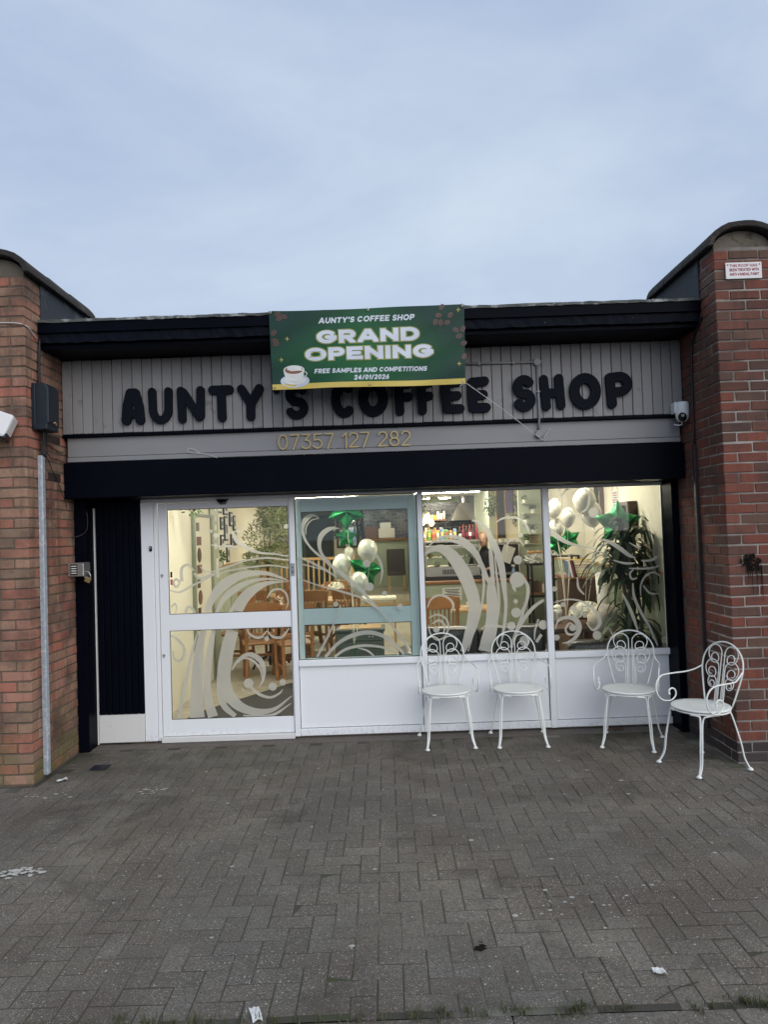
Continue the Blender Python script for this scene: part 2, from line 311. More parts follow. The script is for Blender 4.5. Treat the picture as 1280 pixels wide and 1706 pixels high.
# ------------------------------------------------------------------ lettering (stroke font, meshed as solid outlines)
def E_(cx, cy, rx, ry, a0, a1, n=12):
    return [(cx+rx*math.cos(R(a0+(a1-a0)*i/n)), cy+ry*math.sin(R(a0+(a1-a0)*i/n))) for i in range(n+1)]
_S = E_(.5,.75,.48,.25,30,270,14)+E_(.5,.25,.5,.25,90,-150,14)[1:]
FONT = {
'A':(.98,[[(-.02,-.1),(.44,1.05),(.56,1.05),(1.02,-.1)],[(.2,.26),(.8,.26)]]), 'B':(.75,[[(0,-.3),(0,1.3)],[(-.3,1),(.55,1)]+E_(.6,.76,.32,.24,90,-90)+[(.1,.52)],[(.6,.52)]+E_(.62,.26,.38,.26,90,-90)+[(-.3,0)]]),
'C':(.9,[E_(.5,.5,.5,.5,45,315,20)]), 'D':(.88,[[(0,-.3),(0,1.3)],[(-.3,1),(.4,1)]+E_(.45,.5,.55,.5,90,-90,16)+[(-.3,0)]]),
'E':(.72,[[(-.3,1),(1.4,1)],[(-.3,0),(1.4,0)],[(0,-.3),(0,1.3)],[(0,.5),(.85,.5)]]), 'F':(.68,[[(-.3,1),(1.4,1)],[(0,-.3),(0,1.3)],[(0,.47),(.85,.47)]]),
'G':(.95,[E_(.5,.5,.5,.5,45,330,22)+[(1,.3),(1,.46),(.55,.46)]]), 'H':(.82,[[(0,-.3),(0,1.3)],[(1,-.3),(1,1.3)],[(0,.5),(1,.5)]]),
'I':(.0,[[(0,-.3),(0,1.3)]]), 'K':(.8,[[(0,-.06),(0,1.06)],[(1,1.04),(0,.42)],[(.3,.62),(1,-.06)]]), 'L':(.62,[[(0,1.3),(0,-.3)],[(-.3,0),(1.4,0)]]),
'M':(1.05,[[(0,-.3),(0,1.3)],[(1,-.3),(1,1.3)],[(-.02,1.06),(.5,.15),(1.02,1.06)]]), 'N':(.85,[[(0,-.3),(0,1.3)],[(1,-.3),(1,1.3)],[(-.05,1.06),(1.05,-.06)]]), 'O':(1.0,[E_(.5,.5,.5,.5,0,360,28)]),
'P':(.74,[[(0,-.3),(0,1.3)],[(-.3,1),(.55,1)]+E_(.6,.7,.4,.3,90,-90)+[(0,.4)]]), 'R':(.78,[[(0,-.3),(0,1.3)],[(-.3,1),(.55,1)]+E_(.6,.71,.4,.29,90,-90)+[(0,.42)],[(.5,.42),(1.02,-.2)]]),
'S':(.72,[_S]), 'T':(.78,[[(-.3,1),(1.3,1)],[(.5,1),(.5,-.3)]]), 'U':(.82,[[(0,1.06),(0,.42)]+E_(.5,.42,.5,.42,180,360,16)+[(1,1.06)]]),
'V':(.9,[[(0,1.06),(.5,0),(1,1.06)]]), 'W':(1.3,[[(0,1.06),(.25,0),(.5,.95),(.75,0),(1,1.06)]]), 'Y':(.85,[[(0,1.06),(.5,.45),(1,1.06)],[(.5,.45),(.5,-.06)]]),
'-':(.4,[[(0,.45),(1,.45)]]), "'":(.0,[[(0,1.05),(0,.75)]]), '/':(.45,[[(0,-.1),(1,1.1)]]), ' ':(.25,[]),
'0':(.66,[E_(.5,.5,.5,.5,0,360,26)]), '1':(.3,[[(0,.78),(1,1),(1,-.06)]]), '2':(.62,[E_(.5,.72,.5,.28,165,-35,14)+[(0,0),(1,0)]]),
'3':(.62,[[(0,1),(.95,1),(.4,.6)]+E_(.45,.3,.55,.3,90,-150,14)]), '4':(.7,[[(.75,-.06),(.75,1),(0,.25),(1.05,.25)]]),
'5':(.62,[[(.95,1),(.15,1),(.08,.58)]+E_(.45,.31,.55,.31,120,-150,16)]), '6':(.66,[[(.75,1.02),(.12,.5)]+E_(.5,.31,.5,.31,150,-210,22)]),
'7':(.62,[[(0,1),(1,1),(.3,-.06)]]), '8':(.64,[E_(.5,.76,.4,.24,0,360,20),E_(.5,.27,.5,.27,0,360,22)])}
def glyph_polys(txt, h, t, xs=1.0, gap=0.28, shear=0.0):
    """polylines of a line of text of cap height h and stroke width t, starting at x = 0; returns [(polylines, x0, x1)]"""
    x = 0; out = []
    for ch in txt:
        wd, pl = FONT[ch]; W = wd*h*xs*(1-t/h*0.0)
        if ch == ' ': x += h*0.42*xs; continue
        sk = max(0.0, W-t*0.6*(1 if wd>0 else 0))
        P = [[(x+t/2+px*sk, t/2+py*(h-t)) for px,py in q] for q in pl]
        out.append((P, x, x+t+sk)); x += t+sk+gap*h*0.5*xs
    if shear: out = [([[(a+b*shear,b) for a,b in q] for q in P], x0, x1) for P,x0,x1 in out]
    return out, x
def sdf_shape(polys, rad, res, clip=None):
    """marching squares over a union of thick strokes: (verts2d, faces, contour edges)"""
    S = []
    for q in polys:
        for a,b in zip(q[:-1],q[1:]): S.append((*a,*b))
        if len(q)==1: S.append((*q[0],*q[0]))
    A = np.array(S); xs = A[:,[0,2]]; ys = A[:,[1,3]]
    x0,x1,y0,y1 = xs.min()-rad-2*res, xs.max()+rad+2*res, ys.min()-rad-2*res, ys.max()+rad+2*res
    gx = np.arange(x0,x1+res,res); gy = np.arange(y0,y1+res,res); X,Y = np.meshgrid(gx,gy); D = np.full(X.shape,1e9)
    for ax,ay,bx,by in S:
        dx,dy = bx-ax,by-ay; L = dx*dx+dy*dy
        t = np.clip(((X-ax)*dx+(Y-ay)*dy)/L,0,1) if L>0 else 0
        D = np.minimum(D, np.hypot(X-ax-t*dx, Y-ay-t*dy))
    D -= rad
    if clip: D = np.maximum(D, np.maximum(clip[0]-Y, Y-clip[1]))
    if clip and len(clip)>2: D = np.maximum(D, np.maximum(clip[2]-X, X-clip[3]))
    vs = []; idx = {}; fs = []; ce = []
    def V(k, p):
        if k not in idx: idx[k] = len(vs); vs.append(p)
        return idx[k]
    def corner(i,j): return V(('c',i,j), (gx[j],gy[i]))
    def cross(i,j,k,l):
        a,b = D[i,j],D[k,l]; t = a/(a-b); key = ('e',)+tuple(sorted(((i,j),(k,l))))
        return V(key, (gx[j]+(gx[l]-gx[j])*t, gy[i]+(gy[k]-gy[i])*t))
    ins = D<0; ny,nx = D.shape
    for i in range(ny-1):
        cnt = ins[i,:-1].astype(int)+ins[i,1:]+ins[i+1,:-1]+ins[i+1,1:]
        j = 0
        while j<nx-1:
            c = cnt[j]
            if c==0: j += 1; continue
            if c==4:
                k = j
                while k<nx-1 and cnt[k]==4: k += 1
                fs.append((corner(i,j),corner(i,k),corner(i+1,k),corner(i+1,j))); j = k; continue
            C = [(i,j),(i,j+1),(i+1,j+1),(i+1,j)]; poly = []; cr = []
            for a in range(4):
                p,q = C[a],C[(a+1)%4]
                if ins[p]: poly.append(corner(*p))
                if ins[p]!=ins[q]: k = cross(*p,*q); poly.append(k); cr.append((k, bool(ins[p])))
            if len(poly)>=3: fs.append(tuple(poly))
            if len(cr)==2:
                a,b = cr; ce.append((a[0],b[0]) if a[1] else (b[0],a[0]))
            j += 1
    return vs, fs, ce
def letter_mb(polys, rad, res, mapf, depth=0.0, clip=None):
    """mapf(x, z, d) -> point; d grows away from the front"""
    vs,fs,ce = sdf_shape(polys, rad, res, clip); m = MB(); m.add([mapf(a,b,0) for a,b in vs], fs)
    if depth:
        k = {}
        for e in ce:
            for q in e:
                if q not in k: k[q] = len(m.v); m.v.append(tuple(mapf(vs[q][0],vs[q][1],depth)))
        n = 0
        for a,b in ce: m.f.append((b,a,k[a],k[b]))
    return m

# ================================================================== GROUND
LX, RX = -2.63, 2.50           # inner faces of the wing walls
LF, RF = -0.97, -1.02          # their fronts
gr = MB().add([(-300,-300,-0.030),(300,-300,-0.030),(300,300,-0.030),(-300,300,-0.030)], [(0,1,2,3)]).build('ground', m_tarmac, kind='structure')
def settle(x, y): return 0.0042*math.sin(x*2.3+1.2)*math.sin(y*2.9+0.4)+0.002*math.sin(x*5.1)*math.sin(y*4.3+1)-0.004   # the paving has sunk unevenly
nx_,ny_ = 116,38; gv = [(-5.8+11.6*i/nx_, -3.634+3.654*j/ny_, 0) for j in range(ny_+1) for i in range(nx_+1)]
pv = MB().add([(x,y,settle(x,y)-0.0026) for x,y,_ in gv], [(j*(nx_+1)+i,j*(nx_+1)+i+1,(j+1)*(nx_+1)+i+1,(j+1)*(nx_+1)+i) for j in range(ny_) for i in range(nx_)]).build('pavement', m_sand, kind='structure')
kerb = MB()
for i in range(15): kerb.box(-6.0+i*0.8, -6.0+i*0.8+0.796, -3.80, -3.634, -0.10, -0.0055)
kerb.build('kerb', m_paver, bev=0.004, kind='structure', jit=0.0015)
MB().box(-2.62, 2.49, -0.135, 0.045, -0.05, 0.004).build('doorstep_concrete', m_conc, bev=0.004, kind='structure')
road = MB().add([(-60,-60,-0.024),(60,-60,-0.024),(60,-3.801,-0.024),(-60,-3.801,-0.024)], [(0,1,2,3)]).build('road', m_tarmac, kind='structure')

def block_mesh(seed):
    rr = random.Random(seed); m = MB(); hx,hy,c = 0.0974,0.0474,0.0026
    def j(a): return a+rr.uniform(-0.0008,0.0008)
    top = [(j(-hx+c),j(-hy+c),0),(j(hx-c),j(-hy+c),0),(j(hx-c),j(hy-c),0),(j(-hx+c),j(hy-c),0)]
    mid = [(j(-hx),j(-hy),-c*.7),(j(hx),j(-hy),-c*.7),(j(hx),j(hy),-c*.7),(j(-hx),j(hy),-c*.7)]
    low = [(x,y,-0.03) for x,y,_ in mid]
    f = [(0,1,2,3)]
    for k in range(4):
        n = (k+1)%4; f += [(4+k,4+n,n,k),(8+k,8+n,4+n,4+k)]
    return top+mid+low, f
bm_ = [block_mesh(i) for i in range(6)]; block_me = []
for v,f in bm_:
    me = bpy.data.meshes.new('paving_block'); me.from_pydata(v,[],f); me.materials.append(m_paver); me.update(); block_me.append(me)
spots = []; a_ = 0.1
for ix in range(-58,59):
    for iy in range(-39,1):
        k = (ix-iy)%4
        if k==0: cx,cy_,hz = (ix+1)*a_,(iy+.5)*a_,True
        elif k==3: cx,cy_,hz = (ix+.5)*a_,(iy+1)*a_,False
        else: continue
        cx += 0.013; ex,ey = (0.1,0.05) if hz else (0.05,0.1)
        if abs(cx)>5.7 or cy_>-0.128-0.012 or cy_<-3.632+0.012: continue
        if cx-ex<LX and cx+ex>LX-0.45 and cy_+ey>LF+0.02 or cx+ex>RX and cx-ex<RX+0.45 and cy_+ey>RF+0.02: continue
        d = Vector((cx,cy_,0))-CAM; dz = d.dot(c_f); px = 1200*d.dot(c_r)/dz; py = -1200*d.dot(c_u)/dz
        vis = abs(px)<650 and py<870
        spots.append((0 if vis else 1, d.length, cx, cy_, hz))
spots.sort(); rest = MB(); nb = 0
for i,(out,dist,cx,cy_,hz) in enumerate(spots):
    v = random.randrange(6); rz = (0 if hz else math.pi/2)+random.choice((0,math.pi))+random.gauss(0,0.006)
    tx,ty = max(-.02,min(.02,random.gauss(0,0.0065))),max(-.02,min(.02,random.gauss(0,0.0065))); z = random.uniform(-0.0008,0.0012)+settle(cx,cy_)
    cut = cy_+0.11>-0.128 or cy_-0.11<-3.632
    if nb<275 and not out and not cut:
        o = link('paving_block', block_me[v], pv); o.location = (Vector((cx,cy_,z))-org(pv)); o.rotation_euler = (tx,ty,rz); nb += 1
    else:
        mt = Matrix.Translation((cx,cy_,z))@Matrix.Rotation(rz,4,'Z')@Matrix.Rotation(tx,4,'X')@Matrix.Rotation(ty,4,'Y')
        pts = [mt@Vector(p) for p in bm_[v][0]]
        for q in pts: q.y = min(max(q.y,-3.633),-0.136)
        if cut and not out and cy_<-2:
            MB().add(pts, bm_[v][1]).build('paving_block', m_paver, pv)
        else: rest.add(pts, bm_[v][1])
rest.build('distant_paving', m_paver, pv, kind='stuff')
for i in range(34):            # gum and droppings trodden into the blocks
    x = random.uniform(-1.9,2.1); y = random.uniform(-3.5,-0.8); r_ = random.uniform(0.006,0.016)
    m = MB(); n = 9; ring = [(x+r_*random.uniform(.75,1.2)*math.cos(6.283*k/n), y+r_*random.uniform(.6,1.0)*math.sin(6.283*k/n), settle(x,y)+0.0022) for k in range(n)]
    m.add(ring+[(x,y,settle(x,y)+0.005)], [(k,(k+1)%n,n) for k in range(n)]).build('gum_spot', m_gum, pv)
def splat(name, x, y, sx, sy, n, mat, label, cat, z=0.004, seed=1, sz=1.0):
    rr = random.Random(seed); m = MB()
    for q in range(n):
        cx = x+rr.gauss(0,sx); cy2 = y+rr.gauss(0,sy); r_ = sz*rr.uniform(0.008,0.03)*(1 if q else 1.6); k = 10
        ring = [(cx+r_*rr.uniform(.5,1.4)*math.cos(6.283*i/k)*1.5, cy2+r_*rr.uniform(.5,1.3)*math.sin(6.283*i/k), z+q*0.00005) for i in range(k)]
        zo = settle(cx,cy2)+0.0005; m.add([(a,b,c+zo) for a,b,c in ring]+[(cx,cy2,z+zo+0.0008+q*0.00005)], [(i,(i+1)%k,k) for i in range(k)])
    return m.build(name, mat, label=label, cat=cat, kind='stuff')
splat('paint_splash', -2.03, -2.38, 0.055, 0.03, 34, m_splash, 'white splash dried on the paving at the left edge', 'splash', seed=3, sz=0.55)
splat('dark_stain', 0.345, -3.19, 0.010, 0.022, 4, m_darkstain, 'small dark oily stain on the paving blocks', 'stain', z=0.003, seed=5, sz=0.45)
splat('bird_dropping', -1.72, -1.18, 0.09, 0.03, 16, m_splash, 'curved trail of white droppings near the sliding door', 'droppings', seed=8, sz=0.4)
splat('bird_dropping', -2.42, -1.22, 0.10, 0.04, 12, m_splash, 'scattered white droppings by the tan brick wall', 'droppings', seed=9, sz=0.45)
splat('bird_dropping', 0.85, -2.9, 0.16, 0.07, 22, m_splash, 'sprinkle of white droppings on the near paving', 'droppings', seed=10, sz=0.22)
def scrap(x, y, w_, d_, rz, label, seed):
    rr = random.Random(seed); m = MB(); V = []; n = 5
    for i in range(n):
        for j in range(n):
            u,v = (i/(n-1)-.5)*w_,(j/(n-1)-.5)*d_; V.append((x+u*math.cos(rz)-v*math.sin(rz), y+u*math.sin(rz)+v*math.cos(rz), 0.006+rr.uniform(0,0.012)))
    for p in list(V): V.append((p[0],p[1],p[2]-0.0012))
    F = [(i*n+j,(i+1)*n+j,(i+1)*n+j+1,i*n+j+1) for i in range(n-1) for j in range(n-1)]
    m.add(V, F+[tuple(k+n*n for k in reversed(q)) for q in F]); return m.build('paper_scrap', m_paper, label=label, cat='litter')
scrap(-0.53, -3.60, 0.036, 0.085, 0.35, 'torn strip of white paper litter at the edge of the paving', 1)
scrap(1.01, -3.43, 0.045, 0.04, 0.1, 'small square scrap of white paper on the paving', 2)
scrap(-2.45, -0.90, 0.07, 0.05, 0.6, 'crumpled white scrap at the foot of the steel conduit', 4)
lf = MB(); lf.lathe([(0.001,0),(0.045,0.004),(0.038,0.012),(0.001,0.016)], 9, (1.93,-0.07,0.006), 1.3, 0.7)
lf.build('dead_leaf', M('dry_brown_leaf', (0.07,0.03,0.018), 0.8, var=0.4, sc=40), smooth=False, jit=0.004, label='curled dead brown leaf lying by the doorstep', cat='leaf')
tw = MB().tube(catmull([(0.93,-3.60,0.008),(1.03,-3.545,0.014),(1.13,-3.50,0.008)],4), 0.0022, 5); tw.build('twig', M('dark_twig', (0.035,0.028,0.022), 0.8), label='thin dark twig lying across the paving edge', cat='twig')
# weeds in the last joint
m_weed = M('weed_green', (0.075,0.080,0.034), 0.7, var=0.4, sc=20, rnd=0.35)
wd = MB()
for t in range(120):
    cx = random.uniform(-1.75,1.7); cy2 = -3.625+random.gauss(0,0.016)
    if t>80: cx = random.choice((-1.28,-0.95,0.02,0.27,0.62,0.66,0.8,1.2,1.26,-0.55,1.35))+random.gauss(0,0.045)
    for b in range(random.randint(5,13)):
        a = random.uniform(0,6.283); L = random.uniform(0.010,0.034); l = random.uniform(0.3,1.2)*L; px,py = cx+random.gauss(0,0.012),cy2+random.gauss(0,0.008); q = 0.0016
        dx,dy = math.cos(a),math.sin(a)
        wd.add([(px-dy*q,py+dx*q,-0.008),(px+dy*q,py-dx*q,-0.008),(px+dx*l*.5+dy*q,py+dy*l*.5-dx*q,L*.7-0.004),(px+dx*l*.5-dy*q,py+dy*l*.5+dx*q,L*.7-0.004),(px+dx*l,py+dy*l,L-0.004)], [(0,1,2,3),(3,2,4)])
wd.build('weeds', m_weed, label='low green weeds growing along the paving edge', cat='weeds', kind='stuff')

# ================================================================== WING WALLS
def brick_meshes(mats, n=9):
    out = {}
    for nm,mt in mats.items():
        L = []
        for i in range(n):
            m = MB().box(-0.1075,0.1075,-0.05125,0.05125,-0.0325,0.0325); me = bpy.data.meshes.new('brick'); me.from_pydata(m.v,[],m.f)
            b = bmesh.new(); b.from_mesh(me); bmesh.ops.bevel(b, geom=list(b.edges), offset=0.005, segments=1, affect='EDGES')
            for v in b.verts: v.co += Vector((random.uniform(-.003,.003),random.uniform(-.0022,.0022),random.uniform(-.0025,.0025)))
            b.to_mesh(me); b.free(); me.materials.append(mt); me.update(); L.append(me)
        out[nm] = L
    return out
BM = brick_meshes({'L':m_brickL,'R':m_brickR,'blue':m_blue,'black':m_blackbrick})
def wing(s, x0, yf, key, label, blue=0, black=(), courses=50, prot=0.0045):
    W = 0.440; xo = x0+s*W; D = 1.15
    t = thing('wing_wall', label, 'wall', (x0+s*W/2, yf+D/2, 0))
    c = MB().box(min(x0,xo)+prot, max(x0,xo)-prot, yf+prot, yf+D, -0.05, courses*0.075+0.02)
    c.build('mortar_core', m_mortarL if key=='L' else m_mortarR, t)
    for k in range(courses):
        z = k*0.075+0.0375; even = k%2==0; mk = 'blue' if k<blue else key
        lay = []                      # (x offset from inner face, y offset from front, along)
        if even: lay += [(0.1075,0.05125,'x'),(0.3325,0.05125,'x')]; y = 0.1125
        else: lay += [(0.05125,0.1075,'y'),(0.22,0.05125,'x'),(0.38875,0.1075,'y')]; y = 0.225
        while y+0.2<0.9+(0.2 if k<1 else 0) and not (k>=46 and y>0.24): lay.append((0.05125,y+0.1075,'y')); y += 0.225
        for i,(dx,dy,al) in enumerate(lay):
            use = 'black' if (k,i) in black else mk
            o = link('brick', random.choice(BM[use]), t); o.location = Vector((x0+s*dx, yf+dy, z+random.gauss(0,0.0013)))-org(t)+Vector((-s*random.uniform(-0.001,0.003), -random.uniform(-0.001,0.003), 0))
            o.rotation_euler = (0,0,(0 if al=='x' else math.pi/2)+random.choice((0,math.pi))+random.gauss(0,0.004))
    # half-round coping and the cement infill below it
    zt = courses*0.075; xc = x0+s*W/2; m = MB(); n = 14; prof = []
    for i in range(n+1):
        a = math.pi*i/n; prof.append((math.cos(a), math.sin(a)))
    def P(c_, r1, h, y): return [(xc+p[0]*r1*abs(p[0])**0.0, y, zt+0.02+p[1]*h) for p in prof]
    for j,(ya,yb) in enumerate(((-0.055,0.40),(0.404,0.80),(0.804,1.20))):
        V = P(0,0.282,0.182,yf+ya)+P(0,0.282,0.182,yf+yb)+P(0,0.236,0.138,yf+ya)+P(0,0.236,0.138,yf+yb); q = n+1; F = []
        for i in range(n):
            F += [(i,i+1,q+i+1,q+i),(2*q+i+1,2*q+i,3*q+i,3*q+i+1),(i+1,i,2*q+i,2*q+i+1),(q+i,q+i+1,3*q+i+1,3*q+i)]
        F += [(0,q,3*q,2*q),(n,2*q+n,3*q+n,q+n)]
        MB().add(V,F).build('coping_tile', m_coping, t, bev=0.006, jit=0.003)
    V = [(xc+p[0]*0.214, yf+0.02, zt+0.02+p[1]*0.128) for p in prof]+[(xc+p[0]*0.214, yf+D-0.02, zt+0.02+p[1]*0.128) for p in prof]; q = n+1
    MB().add(V, [tuple(reversed(range(q))), tuple(range(q,2*q))]+[(i,i+1,q+i+1,q+i) for i in range(n)]).build('cement_infill', m_infill, t)
    fx0,fx1 = sorted((x0-s*0.001, x0-s*0.012)); MB().box(fx0, fx1, yf+0.245, yf+D+0.01, 3.452, zt+0.03).build('roof_flashing', m_felt, t, bev=0.003)
    return t
wallL = wing(-1, LX, LF, 'L', 'tan and red brick wing wall carrying the grey steel conduit', black=((30,3),(34,3),(38,3)))
wallR = wing(1, RX, RF, 'R', 'dark red brick wing wall carrying the anti-vandal paint sign', blue=2)

# ================================================================== SHOP BUILDING
bld = thing('shop_building', 'flat-roofed shop building with black eaves and grey boarded frontage', 'building', (-0.065, 0, 0))
def part(name, mat, *b, bev=0.003, p=None, **k): return MB().box(*b).build(name, mat, p or bld, bev=bev, **k)
part('roof_slab', m_felt, LX+0.014, RX-0.014, -0.775, 14.6, 3.38, 3.452)
def long_board(name, mat, x0, x1, y0, y1, z0, z1, amp, n=60, seed=0):
    rr = random.Random(seed); V = []; F = []
    for i in range(n+1):
        x = x0+(x1-x0)*i/n; j = lambda: rr.uniform(-amp,amp)
        V += [(x,y0+j(),z0+j()),(x,y1,z0+j()),(x,y1,z1+j()),(x,y0+j(),z1+j())]
    for i in range(n):
        a,b = i*4,i*4+4
        for k in range(4): F.append((a+k,a+(k+1)%4,b+(k+1)%4,b+k))
    F += [(0,3,2,1),(n*4,n*4+1,n*4+2,n*4+3)]
    return MB().add(V,F).build(name, mat, bld)
long_board('roof_edge_trim', m_drip, LX+0.014, RX-0.014, -0.800, -0.70, 3.452, 3.474, 0.0035, 90, 1)
long_board('fascia_board', m_black, LX+0.014, RX-0.014, -0.790, -0.76, 3.375, 3.450, 0.0008, 40, 2)
long_board('lower_fascia_board', m_black_worn, LX+0.014, RX-0.014, -0.772, -0.735, 3.300, 3.372, 0.0045, 110, 3)
part('soffit', m_black, LX+0.004, RX-0.004, -0.734, -0.33, 3.262, 3.298)
part('cladding_backing', m_black, LX+0.004, RX-0.004, -0.345, -0.20, 2.60, 3.262)
nbd = 62; bw = (RX-LX-0.012)/nbd; cb = MB().box(0.002,bw-0.002,-0.378,-0.347,2.648,3.258); cb0 = cb.build('cladding_board', m_grey, bld, bev=0.004)
for i in range(nbd):
    o = cb0 if i==0 else link('cladding_board', cb0.data, bld)
    o.location = (LX+0.006+i*bw+random.uniform(-.0006,.0006), random.uniform(-0.002,0.002), random.uniform(-0.002,0.002))
part('drip_shadow_strip', m_black, LX+0.004, RX-0.004, -0.386, -0.345, 2.622, 2.646)  # drip edge, coloured black to put in the shadow line under the cladding
part('sign_board', m_greytrim, LX+0.03, RX-0.03, -0.348, -0.21, 2.462, 2.620)
part('sign_board_bead', m_greytrim, LX+0.03, RX-0.03, -0.356, -0.21, 2.420, 2.459)
part('shutter_box', m_black, LX+0.004, RX-0.012, -0.372, 0.06, 2.118, 2.414, bev=0.006)
part('shutter_guide', m_black, RX-0.062, RX-0.004, -0.19, 0.05, 0.0, 2.116)
part('shutter_guide', m_black, LX+0.004, LX+0.096, -0.19, 0.05, 0.0, 2.116)
part('edge_bead', m_dirtywhite, LX+0.096, LX+0.104, -0.02, 0.04, 0.01, 2.05, bev=0.001)
for i in range(7):
    part('black_board', m_black, LX+0.108+i*0.0572, LX+0.108+i*0.0572+0.0545, -0.006+random.uniform(-.001,.001), 0.04, 0.262, 2.116, bev=0.006)
part('kick_panel', m_dirtywhite, LX+0.108, -2.132, -0.014, 0.04, 0.022, 0.258)
part('rear_wall_block', m_mortarL, LX-0.3, RX+0.3, 14.35, 14.6, 0, 3.38)
part('side_wall_block', m_mortarL, LX-0.30, LX+0.0, 0.20, 14.35, 0, 3.38)
part('side_wall_block', m_mortarL, RX+0.0, RX+0.30, 0.20, 14.35, 0, 3.38)

# ------------------------------------------------------------------ shopfront
sf = thing('shopfront', 'white framed glazed shopfront with frosted swirl decoration', 'shopfront', (0.15, 0, 0))
def fr(name, *b, mat=None, p=None, bev=0.004, **k): return MB().box(*b).build(name, mat or m_upvc, p or sf, bev=bev, **k)
fr('frame_head', -2.128, 2.438, 0.0, 0.07, 2.095, 2.117)
fr('jamb', -2.128, -2.02, -0.004, 0.07, 0.02, 2.094)
fr('jamb', -2.017, -1.985, 0.002, 0.07, 0.02, 2.094)
fr('mullion', -0.832, -0.785, -0.006, 0.07, 0.02, 2.094)
fr('mullion', 0.288, 0.334, -0.006, 0.07, 0.02, 2.094)
fr('mullion', 1.386, 1.441, -0.006, 0.07, 0.02, 2.094)
fr('jamb', 2.440, 2.4475, -0.004, 0.07, 0.02, 2.116, bev=0.001)
for a,b in ((-0.784,0.287),(0.335,1.385),(1.442,2.439)):
    fr('sill', a, b, -0.012, 0.07, 0.618, 0.672); fr('lower_panel', a+0.004, b-0.004, 0.018, 0.05, 0.086, 0.614, bev=0.002); fr('bottom_rail', a, b, -0.002, 0.07, 0.022, 0.082)
    fr('panel_gasket', a+0.001, b-0.001, 0.020, 0.055, 0.0825, 0.6175, mat=m_gasket, bev=0)
fr('threshold', -1.984, -0.833, -0.02, 0.07, 0.006, 0.052, mat=m_dirtywhite)
fr('door_head', -1.984, -0.833, 0.004, 0.07, 2.075, 2.094)
def framed(name, x0, x1, z0, z1, holes, y0, y1, mat, p):
    """a door leaf: rails and stiles around rectangular holes stacked vertically"""
    m = MB(); hx0,hx1 = holes[0][0],holes[0][1]
    m.box(x0,hx0,y0,y1,z0,z1); m.box(hx1,x1,y0,y1,z0,z1)
    hs = sorted(holes, key=lambda h: h[2]); zz = [z0]+[q for h in hs for q in (h[2],h[3])]+[z1]
    for i in range(0,len(zz),2): m.box(hx0,hx1,y0+0.0015,y1-0.0015,zz[i],zz[i+1])
    return m.build(name, mat, p, bev=0.003)
H_d = [(-1.903,-0.842,0.194,0.963),(-1.903,-0.842,1.103,2.018)]
door = framed('sliding_door', -1.978, -0.836, 0.056, 2.072, H_d, 0.008, 0.05, m_upvc, sf); door['label'] = 'white sliding door with two panes and keyholes'
H_l = [(-0.737,0.208,0.674,0.965),(-0.737,0.208,1.105,1.962)]
leaf = framed('parked_door_leaf', -0.783, 0.284, 0.10, 2.085, H_l, 0.085, 0.125, m_teal, sf); leaf['label'] = 'pale teal inner door leaf behind the glass'
def pane(name, x0, x1, y, z0, z1, p, mat=m_glass):
    g_ = MB().box(x0,x1,y,y+0.005,z0,z1).build(name, mat, p)
    k = MB(); e = 0.007
    k.box(x0,x0+e,y-0.004,y-0.0005,z0,z1).box(x1-e,x1,y-0.004,y-0.0005,z0,z1).box(x0+e,x1-e,y-0.004,y-0.0005,z0,z0+e).box(x0+e,x1-e,y-0.004,y-0.0005,z1-e,z1)
    k.build('gasket', m_gasket, p if p is not sf else g_); return g_
for h in H_d: pane('pane', h[0]-0.002, h[1]+0.002, 0.028, h[2]-0.002, h[3]+0.002, door)
for h in H_l: pane('pane', h[0]-0.002, h[1]+0.002, 0.105, h[2]-0.002, h[3]+0.002, leaf)
W2 = pane('window_pane', -0.785, 0.288, 0.028, 0.670, 2.095, sf, m_glasstint)
W3 = pane('window_pane', 0.334, 1.386, 0.028, 0.670, 2.095, sf)
W4 = pane('window_pane', 1.441, 2.440, 0.028, 0.670, 2.095, sf)
